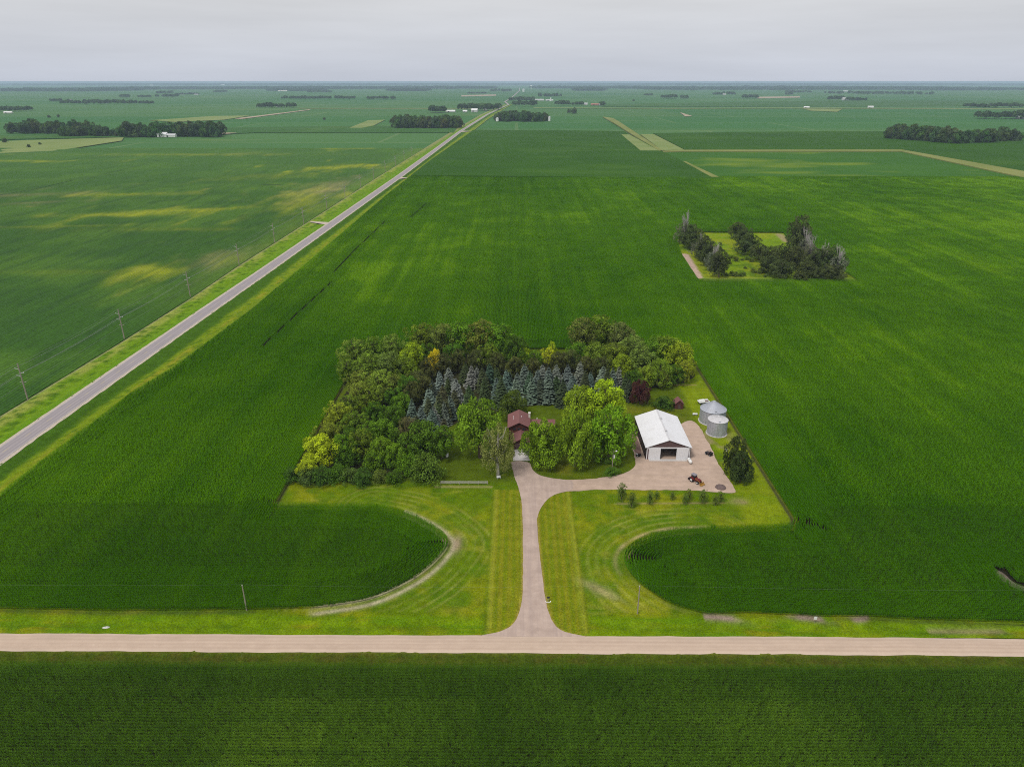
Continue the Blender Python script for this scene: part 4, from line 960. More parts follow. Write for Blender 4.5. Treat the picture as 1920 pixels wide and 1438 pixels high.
SHR = [(552, 893, 3.2, 3.0, DKSHR, 'dark shrub at the outermost left end of the hedge'), (578, 897, 3.6, 3.0, (.05, .092, .02), 'greyish shrub second from the left end of the hedge'), (604, 899, 4.0, 3.3, DKSHR, 'dark full shrub below the yellow corner tree'), (632, 893, 3.6, 3.0, DEEP, 'green shrub right of the dark full one'),
       (658, 896, 3.4, 3.0, (.055, .092, .02), 'grey green shrub under the olive tree'), (682, 901, 3.8, 2.8, DKSHR, 'dark shrub in the middle of the hedge'), (712, 897, 3.0, 2.4, (.085, .12, .02), 'lighter shrub right of the middle of the hedge'), (740, 899, 3.2, 2.6, DEEP, 'small green shrub left of the big round bush'),
       (799, 891, 6.2, 5.0, (.055, .095, .013), 'big round bush closing the right end of the hedge'), (768, 882, 5.0, 3.2, MID, 'tall bush just left of the big round one'), (650, 868, 5.0, 3.6, DEEP, 'half hidden bush behind the hedge under the mid green tree'), (700, 872, 4.6, 3.4, MID, 'half hidden bush behind the middle of the hedge'), (735, 868, 4.6, 3.0, DEEP, 'half hidden bush under the small light green tree')]
for px, py, h, r, col, lab in SHR:
    x, y = G(px, py + 6); tree(x, y, h * 1.35, r * 1.15, 'shrub', col, lab, 'shrub', 'shrub', 'shrubs along the front of the tree belt', .0)
x, y = G(1147, 890); tree(x, y, 2.6, 2.3, 'shrub', (.05, .105, .012), 'round clipped green bush below the yard lamp', 'shrub', 'shrub', low=0)
x, y = G(1140, 868); tree(x, y, 2.0, 2.0, 'shrub', (.06, .10, .012), 'low bush just behind the yard lamp', 'shrub', 'shrub', low=0)
x, y = G(1246, 765); tree(x, y + 1.2, 4.0, 4.7, 'shrub', (.028, .062, .010), 'wide flat dark green juniper beside the little shed', 'shrub', 'shrub', low=0)
x, y = G(1003, 868); tree(x, y + 6, 3.5, 2.4, 'shrub', DEEP, 'dark bush at the garage corner under the broad green tree', 'shrub', 'shrub', low=0)

# spruces
def spruce_mesh(name, seed, levels=22, base=.305, nb=12, full=.72):
    g = np.random.default_rng(seed); V = []; F = []; tip = []; v = []
    for i in range(levels):
        t_ = i / (levels - 1); z = .03 + .95 * t_; R_ = base * (1 - t_) ** full * g.uniform(.88, 1.08) + .006
        n = max(5, int(nb * (1 - t_ * .6)))
        for k in range(n):
            a = 2 * math.pi * (k + g.uniform(-.35, .35)) / n + i * 1.3; L = R_ * g.uniform(.78, 1.12); w = min(L * .5, .075) * g.uniform(.7, 1.2)
            ca, sa = math.cos(a), math.sin(a); bv = g.uniform(0, 1); dz = -.22 * L
            for (r0, r1, w0, w1, z0, z1, t0, t1) in ((.12, .6, .5, 1.0, .1, .0, .0, .4), (.6, 1.0, 1.0, .3, .0, .02, .4, 1.0)):
                b = len(V)
                for rr, ww, zz, tt_ in ((r0, w0, z0, t0), (r1, w1, z1, t1)):
                    cz = z + dz * rr + zz * L
                    V.append((ca * L * rr - sa * w * ww, sa * L * rr + ca * w * ww, cz - .3 * w * ww)); V.append((ca * L * rr, sa * L * rr, cz + .12 * w)); V.append((ca * L * rr + sa * w * ww, sa * L * rr - ca * w * ww, cz - .3 * w * ww))
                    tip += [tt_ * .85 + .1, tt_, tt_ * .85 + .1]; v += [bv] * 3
                F += [(b, b + 1, b + 4, b + 3), (b + 1, b + 2, b + 5, b + 4)]
    V = np.array(V); V += g.normal(0, .0035, V.shape)
    # inner core of dense dark twigs
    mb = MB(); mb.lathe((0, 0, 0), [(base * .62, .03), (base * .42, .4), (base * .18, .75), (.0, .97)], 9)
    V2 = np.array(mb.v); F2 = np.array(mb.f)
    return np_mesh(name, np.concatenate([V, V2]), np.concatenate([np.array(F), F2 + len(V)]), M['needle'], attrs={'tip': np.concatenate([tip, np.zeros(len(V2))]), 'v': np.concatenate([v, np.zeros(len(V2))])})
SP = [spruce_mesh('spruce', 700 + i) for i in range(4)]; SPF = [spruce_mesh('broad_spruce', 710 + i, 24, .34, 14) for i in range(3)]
mb = MB(); mb.tube((0, 0, -.03), (0, 0, .5), .018, .01, 6); STEM = mb.mesh('stem', M['bark'])
def spruce(x, y, h, col, label, group, meshes=SP, wide=1.0, name='spruce', cat='spruce tree'):
    g = random.Random(int(abs(x) * 97 + abs(y) * 31)); e = empty(name, (x, y, 0), g.uniform(0, 6.28), label, cat, group)
    c = tuple(v * g.uniform(.9, 1.1) for v in col)
    wide *= g.uniform(.84, 1.2); e.rotation_euler = (g.uniform(-.045, .045), g.uniform(-.045, .045), g.uniform(0, 6.28)); link('crown', g.choice(meshes), e, (0, 0, 0), 0, (h * wide, h * wide * g.uniform(.9, 1.1), h), c); link('trunk', STEM, e, (0, 0, 0), 0, (h, h, h)); return e
SILV = (.185, .22, .18); BLUE = (.122, .168, .135); DKG = (.058, .08, .036); TEAL = (.07, .105, .066); OLV = (.085, .10, .045)
ORD = ['first', 'second', 'third', 'fourth', 'fifth', 'sixth', 'seventh', 'eighth', 'ninth', 'tenth', 'eleventh', 'twelfth', 'thirteenth', 'fourteenth', 'fifteenth', 'sixteenth', 'seventeenth', 'eighteenth', 'nineteenth', 'twentieth', 'twenty-first', 'twenty-second', 'twenty-third', 'twenty-fourth']
CN = {SILV: 'silvery', BLUE: 'blue grey', DKG: 'dark green', TEAL: 'bluish green', OLV: 'olive green'}
rows = {
    'the rear row behind the house': [(870.5, 679, DKG), (884, 683, SILV), (894, 684.5, SILV), (906, 686, DKG), (917, 680, TEAL), (931, 686, DKG), (950.5, 690, BLUE), (957.5, 694, TEAL), (969, 695.5, BLUE), (984.5, 680, BLUE), (993, 693, TEAL), (1008, 690, BLUE), (1018, 681, SILV), (1030, 686, BLUE), (1042.5, 681, SILV), (1065, 681, BLUE), (1087, 675.5, SILV), (1108, 695, BLUE), (1131, 685, SILV), (1149, 687, BLUE), (1161, 685, SILV)],
    'the front row behind the house': [(881, 719, DKG), (908, 705, DKG), (931, 705, BLUE), (938, 704, DKG), (969, 706, SILV), (999, 703, BLUE), (1015, 703, TEAL), (1028, 700, BLUE), (1043, 702, DKG), (1056, 708, DKG), (1075, 700, BLUE), (1097, 691, DKG), (1141, 688, DKG), (1174, 697, DKG), (1180, 707, DKG)],
    'the slanting western stand': [(824, 694, SILV), (841, 686.6, SILV), (838, 705, DKG), (855, 706, SILV), (809, 710, TEAL), (804.7, 724.7, SILV), (830, 719.5, OLV), (850.5, 728, OLV), (801.5, 742, OLV), (823, 734, OLV), (845, 739, BLUE), (836, 743, OLV), (770, 745.5, BLUE), (788, 758, BLUE), (809, 763, BLUE), (815, 760, SILV), (834, 751, BLUE), (819, 750, OLV), (778.6, 776, OLV), (831, 783, OLV)],
}
for rn, lst in rows.items():
    big = 'western' in rn; seen = {}
    lst = sorted(lst, key=lambda q: q[0])
    tot = {}
    for q in lst: tot[CN[q[2]]] = tot.get(CN[q[2]], 0) + 1
    for px, py, col in lst:
        cn = CN[col]; k = seen.get(cn, 0); seen[cn] = k + 1
        h = (12.6 if 'front' in rn else 11.0) if not big else 10.0
        if px > 1125: h = 11.5
        h *= random.Random(px * 7 + py).uniform(.86, 1.1); x, y = G(px, py, h)
        lab = ('%s %s spruce from the west in %s' % (ORD[k], cn, rn)) if tot[cn] > 1 else '%s spruce, the only one of that colour in %s' % (cn, rn)
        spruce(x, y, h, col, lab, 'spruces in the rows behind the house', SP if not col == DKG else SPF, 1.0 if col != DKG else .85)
PB = [(800, 672), (830, 663), (858, 655), (893, 655), (930, 660), (965, 668), (1000, 672), (1045, 660), (1070, 655), (1100, 668), (1130, 668), (780, 695), (795, 705), (772, 715)]
for k, (px, py) in enumerate(PB):
    x, y = G(px, py, 10.5); tree(x, y, 10.5, 4.2, 'tall', PINE, ('dark brownish pine, %s from the west in the line behind the spruces' % ORD[k]) if k < 11 else ('dark brownish pine, %s down the line beside the western stand' % ORD[k - 11]), 'pine tree', 'pine_tree', 'dark pines behind the spruces', .05)
tree(*G(1375, 888), 13.8, 4.0, 'full', (.026, .040, .012), 'tall dark bushy spruce at the far side of the pair beside the yard', 'spruce tree', 'spruce', 'dark spruces east of the yard', .0, z0=-.3)
tree(*G(1387, 904), 11.6, 3.7, 'full', (.030, .046, .014), 'dark bushy spruce at the near side of the pair beside the yard', 'spruce tree', 'spruce', 'dark spruces east of the yard', .0, z0=-.3)
YPS = [(1165, 937, 905, 'tallest young pine at the left end of the row'), (1184, 950, 922, 'young pine set lower, right of the tallest one'), (1218, 945, 920, 'thin pale young pine left of a dark little one'), (1231, 936, 919, 'dark little young pine near the middle of the row'), (1260, 937, 921, 'round little young pine standing alone mid row'), (1284, 945, 924, 'small young pine close against a taller one'), (1291, 937, 916, 'dark young pine under the tractor'), (1317, 943, 917, 'pale slim young pine right of the tractor'), (1350, 941, 920, 'young pine below the brown heap'), (1341, 947, 927, 'thin low young pine near the right end of the row')]
for px, by, ty, lab in YPS:
    x, y = G(px, by); h = (by - ty) / 5.55 * 1.06
    tree(x, y, h, h * .30, 'feather', (.088, .13, .02), lab, 'pine tree', 'young_pine', 'young pines along the south edge of the yard', .03)

# dead tops and the islet's trees
def dead_mesh(name, seed):
    g = random.Random(seed); mb = MB()
    def br(p, d, L, r, lev):
        q = p + d * L; mb.tube(p, q, r, r * .6, (6, 4, 3, 3, 3)[lev], caps=False)
        if lev >= 4: return
        for k in range((6, 5, 4, 3)[lev]):
            t_ = g.uniform(.35, 1.0); s = p + d * (L * t_); nd = (d + Vector((g.uniform(-1, 1), g.uniform(-1, 1), g.uniform(.1, .8))) * .62).normalized()
            br(s, nd, L * g.uniform(.36, .56), max(r * .55, .0022), lev + 1)
    for k in range(3): br(Vector((g.uniform(-.03, .03), g.uniform(-.03, .03), 0)), Vector((g.uniform(-.22, .22), g.uniform(-.22, .22), 1)).normalized(), .62, .014, 0)
    return mb.mesh(name, M['dead_wood'])
DEAD = [dead_mesh('bare_branches', 40 + i) for i in range(3)]
ISL = [  # px, base py, h, r, dead?, label
    (1281, 458, 23, 5.0, 1, 'tallest grey dead topped tree at the far left corner of the islet'), (1292, 466, 14, 5.5, 0, 'dark tree just below the tallest dead topped one'), (1303, 470, 13, 5.5, 0, 'dark tree second in the left line of the islet'), (1310, 482, 15, 5.0, 1, 'tree with short grey top in the left line'), (1318, 488, 13, 6.0, 0, 'dark leafy tree in the middle of the left line'), (1330, 498, 13, 5.5, 0, 'dark tree above the second grey topped tree'), (1337, 507, 17, 5.0, 1, 'grey dead topped tree near the lower left corner'), (1347, 520, 14, 5.0, 0, 'dark tree at the lower left corner showing a pale trunk'),
    (1382, 447, 10, 5.5, 0, 'dark small tree on the far edge of the islet'), (1393, 458, 10, 5.5, 0, 'greener tree just below the far edge one'), (1404, 468, 9, 5.0, 0, 'low tree third in the middle line'), (1395, 478, 8, 5.0, 0, 'low bushy tree below the middle line'), (1422, 488, 9, 5.0, 0, 'low dark tree left of the central thicket'), (1447, 500, 11, 5.5, 0, 'dark pointed tree in the central thicket'), (1440, 512, 9, 5.5, 0, 'brownish low tree in the central thicket'), (1463, 522, 9, 6.0, 0, 'broad low tree at the bottom of the thicket'), (1470, 498, 12, 5.0, 0, 'dark tree right of the pointed one'),
    (1492, 482, 23, 6.5, 0, 'tallest dark tree on the right of the islet'), (1505, 487, 20, 5.0, 1, 'grey streaked tree right beside the tallest dark one'), (1516, 494, 18, 5.0, 1, 'bare topped tree in the right line'), (1488, 505, 12, 5.5, 0, 'dark low tree below the tallest dark one'), (1541, 508, 19, 5.0, 1, 'pale bare topped tree fourth in the right line'), (1530, 510, 12, 5.5, 0, 'dark tree at the foot of the pale bare one'), (1553, 516, 15, 5.5, 0, 'dark tree near the right end of the islet'), (1566, 521, 19, 5.0, 1, 'spreading bare tree at the right end of the islet'), (1558, 526, 8, 5.0, 0, 'low dark bush at the lower right corner'), (1510, 520, 8, 5.0, 0, 'low bush below the grey streaked tree'), (1535, 525, 6, 4.0, 0, 'small bush on the lower edge right of centre'), (1497, 527, 5, 3.5, 0, 'smallest bush on the lower edge of the islet')]
for px, by, h, r, dead, lab in ISL:
    x, y = G(px, by); e = tree(x, y, h * (.8 if dead else 1.34), r * (1.4 if dead else 1.42), 'tall' if not dead else 'feather', (.042, .056, .020) if not dead else (.10, .105, .072), lab, group='trees on the grass islet in the corn', low=.02)
    if dead: link('bare_branches', random.Random(px).choice(DEAD), e, (0, 0, 0), 0, (h * .6, h * .6, h * 1.12))
g = random.Random(5); k = 0
for _ in range(34):
    px, py = g.uniform(1355, 1470), g.uniform(482, 520)
    x, y = G(px, py); e = tree(x, y, g.uniform(1.6, 3.6), g.uniform(1.2, 2.4), 'shrub', (.07, .10, .02), 'low dark scrub bush scattered over the grass of the islet', 'bush', 'bush', 'scrub bushes in the islet grass', 0)

# ------------------------------------------------------------------ buildings
M['white_metal'] = simple_mat('white_steel', (.77, .77, .785), .45, .03, .6, spec=.4, dirt=((.56, .53, .51), .3)); M['white_wall'] = simple_mat('white_steel_wall', (.76, .76, .78), .5, .04, 1.0, dirt=((.5, .46, .42), .2))
M['brown_metal'] = simple_mat('brown_steel', (.115, .07, .07), .55, .12, 1.5); M['dark_wall'] = simple_mat('dark_brown_steel', (.035, .026, .026), .6, .15, 1.5)
M['dark'] = simple_mat('dark_interior', (.02, .018, .018), .9, .2, 1); M['red_roof'] = simple_mat('red_brown_shingles', (.20, .085, .08), .85, .16, 6, dirt=((.27, .15, .14), .5)); M['red_wall'] = simple_mat('red_brown_siding', (.10, .035, .028), .8, .15, 3, stretch=(1, 1, 8))
M['galv'] = simple_mat('galvanised_steel', (.46, .48, .53), .42, .08, .8, metal=.35, dirt=((.38, .36, .35), .3)); M['galv_light'] = simple_mat('bright_galvanised_steel', (.66, .65, .66), .45, .1, 1.5, metal=.2, dirt=((.5, .45, .42), .4))
M['glass'] = simple_mat('dark_window_glass', (.03, .035, .04), .1, .1, 1, spec=.6); M['rubber'] = simple_mat('black_rubber', (.014, .014, .015), .8, .2, 4); M['black'] = simple_mat('black_paint', (.02, .018, .02), .5, .2, 4)
M['red'] = simple_mat('red_paint', (.19, .022, .025), .45, .15, 3); M['yellow'] = simple_mat('yellow_paint', (.34, .18, .025), .55, .2, 3); M['white'] = simple_mat('white_paint', (.8, .8, .78), .5, .06, 2); M['wood'] = simple_mat('grey_wood', (.31, .265, .225), .9, .25, 3, stretch=(6, 6, .5)); M['brown'] = simple_mat('brown_debris', (.16, .115, .105), .95, .4, 3); M['pale_wood'] = simple_mat('pale_wood', (.42, .40, .36), .9, .2, 3); M['wire'] = simple_mat('wire', (.26, .27, .27), .6, .1, 1); M['cream'] = simple_mat('cream_siding', (.7, .67, .6), .7, .08, .3); M['tin'] = simple_mat('tin_roof', (.55, .55, .56), .5, .1, .3)

# white machine shed: open in front
bx0, bx1, by0, by1, ev, rg = 44.75, 60.05, 216.0, 240.2, 4.7, 7.5
mx = (bx0 + bx1) / 2
barn = empty('barn', (mx, (by0 + by1) / 2, 0), 0, 'white steel barn with a wide open front door and dark brown gable', 'barn')
O = Vector((mx, (by0 + by1) / 2, 0))
def wl(x, y, z): return (x - O.x, y - O.y, z)
mb = MB(); mb.box(wl(bx0 + .1, O.y, ev / 2), (.16, by1 - by0, ev)); mb.box(wl(bx1 - .1, O.y, ev / 2), (.16, by1 - by0, ev)); mb.box(wl(mx, by1 - .1, ev / 2), (bx1 - bx0 - .4, .16, ev))
mb.prism([wl(bx0 + .2, by1 - .18, ev), wl(bx1 - .2, by1 - .18, ev), wl(mx, by1 - .18, rg - .25)], (0, .16, 0)); mb.build('wall', M['dark_wall'], barn)
dl, dr = 49.75, 55.25
mb = MB(); yf = by0 + .1
mb.box(wl((bx0 + dl) / 2 + .1, yf, ev / 2 - .25), (dl - bx0 - .2, .16, ev - .5)); mb.box(wl((bx1 + dr) / 2 - .1, yf, ev / 2 - .25), (bx1 - dr - .2, .16, ev - .5)); mb.box(wl(mx, yf, ev - .25), (bx1 - bx0, .2, .5)); mb.build('front_wall', M['white_wall'], barn)
for a in (bx0 + .75, bx1 - .75):
    mb = MB(); mb.box(wl(a, yf - .1, ev / 2 - .3), (.5, .08, ev - .75)); mb.build('trim', M['brown_metal'], barn)
mb = MB(); mb.prism([wl(bx0 + .9, by0 + .02, ev + .02), wl(bx1 - .9, by0 + .02, ev + .02), wl(mx, by0 + .02, rg - .28)], (0, .16, 0)); mb.build('gable', M['brown_metal'], barn)
for a, b in ((dl - 4.1, dl - .05), (dr + .05, dr + 4.1)):
    mb = MB(); mb.box(wl((a + b) / 2, yf - .18, 2.15), (b - a, .1, 4.2))
    for i in range(7): mb.box(wl(a + (b - a) * (i + .5) / 7, yf - .24, 2.15), (.05, .03, 4.1))
    mb.build('sliding_door', M['white_wall'], barn)
def roof_mb(x0, x1, y0, y1, ze, zr, ov, oy, th, ribs=0, L=wl):
    mb = MB(); m = (x0 + x1) / 2; sl = (zr - ze) / (m - x0); za = ze - sl * ov
    mb.prism([L(x0 - ov, y0 - oy, za), L(m, y0 - oy, zr), L(x1 + ov, y0 - oy, za), L(x1 + ov, y0 - oy, za + th), L(m, y0 - oy, zr + th), L(x0 - ov, y0 - oy, za + th)], (0, y1 - y0 + 2 * oy, 0))
    for i in range(ribs):
        y = y0 - oy + (y1 - y0 + 2 * oy) * (i + .5) / ribs
        for a, b in (((x0 - ov, za + th), (m, zr + th)), ((x1 + ov, za + th), (m, zr + th))):
            mb.add([L(a[0], y - .04, a[1] + .003), L(b[0], y - .04, b[1] + .003), L(b[0], y + .04, b[1] + .003), L(a[0], y + .04, a[1] + .003), L(a[0], y, a[1] + .05), L(b[0], y, b[1] + .05)], [(0, 1, 5, 4), (3, 4, 5, 2)])
    return mb
rf = roof_mb(bx0, bx1, by0, by1, ev, rg, .35, .35, .1, 30).build('roof', M['white_metal'], barn)
mb = MB()
for sg_ in (-1, 1): mb.add([wl(mx, by0 - .36, rg + .125), wl(mx, by1 + .36, rg + .125), wl(mx + sg_ * .3, by1 + .36, rg + .02), wl(mx + sg_ * .3, by0 - .36, rg + .02)], [(0, 1, 2, 3) if sg_ < 0 else (3, 2, 1, 0)])
mb.build('ridge_cap', M['galv_light'], rf)
for yv in (222.5, 232.5):
    mb = MB(); mb.lathe(wl(mx, yv, rg + .05), [(.0, -.1), (.28, -.1), (.28, .45), (.45, .45), (.42, .6), (0, .75)], 12); mb.build('roof_vent', M['galv_light'], rf)
mb = MB(); mb.box(wl(mx, by0 - .6, .04), (13.0, 1.3, .14)); mb.build('concrete_sill', M['concrete'], barn)
mb = MB(); mb.box(wl(mx, O.y, .03), (bx1 - bx0 - .6, by1 - by0 - .6, .06)); mb.build('floor', M['yard'], barn)

# house: main gable block, garage wing in front, low east wing
hs = empty('house', (1.15, 235, 0), 0, 'red brown house with a steep gable roof half hidden by trees', 'house')
def hl(x, y, z): return (x - 1.15, y - 235, z)
mb = MB(); mb.box(hl(1.15, 235.3, 2.6), (7.4, 10.2, 5.2)); mb.prism([hl(-2.55, 230.2, 5.2), hl(4.85, 230.2, 5.2), hl(1.15, 230.2, 6.95)], (0, 10.2, 0)); mb.build('wall', M['red_wall'], hs)
r1 = roof_mb(-2.55, 4.85, 230.2, 240.4, 5.2, 7.05, .5, .55, .14, L=hl).build('roof', M['red_roof'], hs)
mb = MB(); mb.box(hl(5.0, 238.3, 5.2), (.7, 1.0, 3.6)); mb.box(hl(5.0, 238.3, 7.06), (.85, 1.15, .14)); mb.build('chimney', M['cream'], hs)
for a in ((2.1, 235.4, 6.85), (-.9, 234.9, 6.2), (-.9, 236.6, 6.2)):
    mb = MB(); mb.lathe(hl(*a), [(0, -.3), (.14, -.3), (.14, .25), (0, .25)], 8); mb.build('roof_vent', M['white'], r1)
mb = MB(); mb.box(hl(1.8, 226.7, 1.35), (5.2, 7.0, 2.7)); mb.prism([hl(-.8, 223.2, 2.7), hl(4.4, 223.2, 2.7), hl(1.8, 223.2, 3.95)], (0, 7.0, 0)); mb.build('garage_wall', M['red_wall'], hs)
roof_mb(-.8, 4.4, 223.2, 230.2, 2.7, 4.05, .45, .5, .14, L=hl).build('garage_roof', M['red_roof'], hs)
mb = MB(); mb.box(hl(1.8, 223.14, 1.15), (4.2, .08, 2.2))
for i in range(1, 4): mb.box(hl(1.8, 223.08, .1 + .55 * i), (4.2, .04, .04))
mb.build('garage_door', M['brown_metal'], hs)
mb = MB(); mb.box(hl(9.6, 238.6, 1.4), (8.8, 5.0, 2.8)); mb.build('wing_wall', M['red_wall'], hs)
mb = MB(); ze, zr = 2.85, 4.1
mb.prism([hl(5.2, 235.6, ze - .1), hl(5.2, 238.6, zr), hl(5.2, 241.6, ze - .1), hl(5.2, 241.6, ze + .04), hl(5.2, 238.6, zr + .14), hl(5.2, 235.6, ze + .04)], (9.4, 0, 0)); wr = mb.build('wing_roof', M['red_roof'], hs)
mb = MB(); mb.lathe(hl(7.9, 239.6, 4.0), [(0, -.3), (.16, -.3), (.16, .3), (0, .3)], 8); mb.build('roof_vent', M['white'], wr)
for xw in (-.6, 1.15, 2.9):
    mb = MB(); mb.box(hl(xw, 230.16, 4.45), (1.1, .06, .9)); mb.build('window', M['glass'], hs)
for xw in (7.4, 10.6):
    mb = MB(); mb.box(hl(xw, 236.06, 1.5), (1.5, .06, 1.1)); mb.build('window', M['glass'], hs)

# grain bins
def grain_bin(x, y, r, he, ha, label, roofm, hat):
    e = empty('grain_bin', (x, y, 0), 0, label, 'grain bin', 'grain bins beside the yard')
    mb = MB(); prof = []
    nrg = int(he / .28)
    for i in range(nrg + 1): prof.append((r + (.025 if i % 2 else 0), he * i / nrg))
    mb.lathe((0, 0, 0), prof, 48)
    for k in range(24):
        a = 2 * math.pi * k / 24; mb.box(((r + .06) * math.cos(a), (r + .06) * math.sin(a), he / 2), (.08, .1, he), rz=a)
    mb.build('wall', M['galv'], e)
    mb = MB(); mb.lathe((0, 0, 0), [(r - .05, he - .02), (r + .22, he - .06), (r + .2, he + .05), (hat, ha - .18), (hat, ha), (0, ha + .12)], 48)
    for k in range(30):
        a = 2 * math.pi * k / 30; mb.tube(((r + .15) * math.cos(a), (r + .15) * math.sin(a), he + .1), (hat * math.cos(a), hat * math.sin(a), ha - .14), .05, .04, 4)
    rf = mb.build('roof', roofm, e)
    mb = MB(); mb.box((.3, -r - .1, 1.0), (1.0, .1, 1.9)); mb.build('door', M['galv'], e)
    mb = MB()
    for xx in (-.25, .25): mb.tube((-.9 + xx, -r - .22, .3), (-.9 + xx, -r - .22, he), .03, n=4)
    for i in range(int(he / .4)): mb.tube((-1.15, -r - .22, .4 + .4 * i), (-.65, -r - .22, .4 + .4 * i), .02, n=4)
    mb.build('ladder', M['galv_light'], e)
    mb = MB(); mb.lathe((0, 0, 0), [(0, -.02), (r + .4, -.02), (r + .4, .12), (0, .12)], 32); mb.build('foundation', M['concrete'], e)
    mb = MB(); mb.box((-.2, -r * .86, he + (ha - he) * .2), (.7, .6, .35)); mb.build('roof_hatch', M['galv'], rf)
grain_bin(75.3, 246.3, 4.75, 5.3, 8.5, 'larger grain bin with a grey conical roof at the corn edge', M['galv'], .5)
grain_bin(74.4, 236.1, 3.5, 5.7, 7.1, 'smaller grain bin with a pale ribbed roof in front', M['galv_light'], .45)
mb = MB(); mb.lathe((0, 0, 0), [(0, -1.2), (.3, -1.12), (.45, -.9), (.45, .9), (.3, 1.12), (0, 1.2)], 14, axis='y')
TANK = mb.mesh('tank', M['white']); mb = MB(); mb.box((0, -.7, -.45), (.6, .15, .35)); mb.box((0, .7, -.45), (.6, .15, .35)); LEGS = mb.mesh('saddle', M['wood']); mb = MB(); mb.lathe((0, 0, .42), [(0, 0), (.16, 0), (.14, .2), (0, .22)], 10); VALVE = mb.mesh('valve_cover', M['tin'])
def tank(x, y, rz, s, label):
    e = empty('fuel_tank', (x, y, .62 * s), rz, label, 'tank', 'white fuel tanks of the farm'); e.scale = (s, s, s)
    link('shell', TANK, e); link('saddle', LEGS, e); link('valve_cover', VALVE, e)
tank(59.5, 213.9, .05, 1.25, 'white tank lying at the front corner of the barn')
tank(-23.9, 217.6, .1, 1.1, 'white tank alone on the shaded lawn west of the round tree')
tank(70.0, 251.4, 1.5, .85, 'small white tank left of the larger grain bin')

sh = empty('shed', (64.9, 258.8, 0), 0, 'small red brown garden shed beside the flat juniper', 'shed')
mb = MB(); mb.box((0, 0, 1.15), (3.3, 3.6, 2.3)); mb.prism([(-1.65, -1.8, 2.3), (1.65, -1.8, 2.3), (0, -1.8, 3.7)], (0, 3.6, 0)); mb.build('wall', M['red_wall'], sh)
roof_mb(-1.65, 1.65, -1.8, 1.8, 2.3, 3.8, .25, .3, .1, L=lambda x, y, z: (x, y, z)).build('roof', M['red_roof'], sh)
mb = MB(); mb.box((0, -1.84, .95), (1.1, .06, 1.8)); mb.build('door', M['brown_metal'], sh)

# wagon behind the bin
wg = empty('wagon', (76.0, 262.5, 0), .25, 'low white wagon with rusty patches behind the larger grain bin', 'wagon')
mb = MB(); mb.box((0, 0, .95), (4.6, 2.2, .16)); mb.box((-.8, .2, 1.3), (2.2, 1.4, .5)); mb.box((0, 1.05, 1.2), (4.6, .08, .4)); mb.build('bed', M['white'], wg)
mb = MB(); mb.box((1.1, -.2, 1.12), (1.5, 1.2, .16)); mb.build('load', M['brown'], wg)
for sx in (-1, 1):
    for sy in (-1, 1): mb = MB(); mb.lathe((sx * 1.5, sy * 1.0, .42), [(0, -.12), (.42, -.12), (.42, .12), (0, .12)], 14, axis='y'); mb.build('wheel', M['rubber'], wg)
mb = MB(); mb.tube((2.3, 0, .7), (3.6, 0, .35), .06, n=6); mb.build('drawbar', M['black'], wg)

# tractor with yellow loader bucket, nose to the south-east
def wheel(parent, x, y, r, w, rim):
    mb = MB(); mb.lathe((x, y, r), [(r * .55, -w / 2), (r * .9, -w / 2), (r, -w * .3), (r, w * .3), (r * .9, w / 2), (r * .55, w / 2), (r * .55, -w / 2)], 18, axis='y')
    for k in range(14):
        a = 2 * math.pi * k / 14; mb.box((x + r * math.cos(a), y, r + r * math.sin(a)), (.07, w * .9, .07))
    o = mb.build('wheel', M['rubber'], parent)
    mb = MB(); mb.lathe((x, y, r), [(0, -w * .3), (r * .56, -w * .34), (r * .56, w * .34), (0, w * .3)], 14, axis='y'); mb.build('rim', rim, o)
tx, ty = G(1303, 903)
tr = empty('tractor', (tx, ty, .04), math.atan2(-5, 4), 'red tractor with a yellow front bucket parked in the yard', 'tractor')
mb = MB(); mb.box((1.1, 0, 1.15), (1.9, .8, .75)); mb.prism([(.15, -.42, 1.5), (2.05, -.38, 1.45), (2.1, -.38, .85), (.15, -.42, .85)], (0, .82, 0)); mb.box((.1, 0, .75), (3.2, .55, .4)); mb.build('hood', M['red'], tr)
for sy in (-1, 1):
    mb = MB(); mb.prism([(-1.5, sy * .62, 1.2), (-1.2, sy * .62, 1.62), (-.3, sy * .62, 1.62), (.1, sy * .62, 1.1), (-.1, sy * .62, 1.05), (-.5, sy * .62, 1.5), (-1.1, sy * .62, 1.5), (-1.4, sy * .62, 1.15)], (0, sy * .55, 0)); mb.build('fender', M['red'], tr)
    wheel(tr, -.75, sy * .95, .78, .48, M['white']); wheel(tr, 1.45, sy * .8, .5, .34, M['white'])
    mb = MB(); mb.tube((.3, sy * .55, 1.5), (1.9, sy * .55, 1.1), .07, n=6); mb.tube((1.9, sy * .55, 1.1), (2.7, sy * .55, .4), .07, n=6); mb.build('loader_arm', M['yellow'], tr)
cb = MB()
for sx in (-1.25, .1):
    for sy in (-.55, .55): cb.tube((sx, sy, 1.1), (sx * .95, sy, 2.4), .045, n=5)
cb.box((-.58, 0, 1.95), (1.3, 1.06, .8), 1); cb.build('cab', [M['black'], M['glass']], tr)
mb = MB(); mb.box((-.58, 0, 2.46), (1.7, 1.35, .12)); mb.build('cab_roof', simple_mat('grey_cab_roof', (.24, .22, .25), .5, .1, 3), tr)
mb = MB(); mb.box((-.75, 0, 1.25), (.5, .5, .15)); mb.box((-.95, 0, 1.55), (.12, .5, .5)); mb.build('seat', M['black'], tr)
mb = MB(); mb.prism([(2.55, -1.0, .15), (3.3, -1.0, .12), (3.35, -1.0, .2), (2.75, -1.0, .35), (2.7, -1.0, .85), (2.55, -1.0, .8)], (0, 2.0, 0)); mb.build('bucket', M['yellow'], tr)
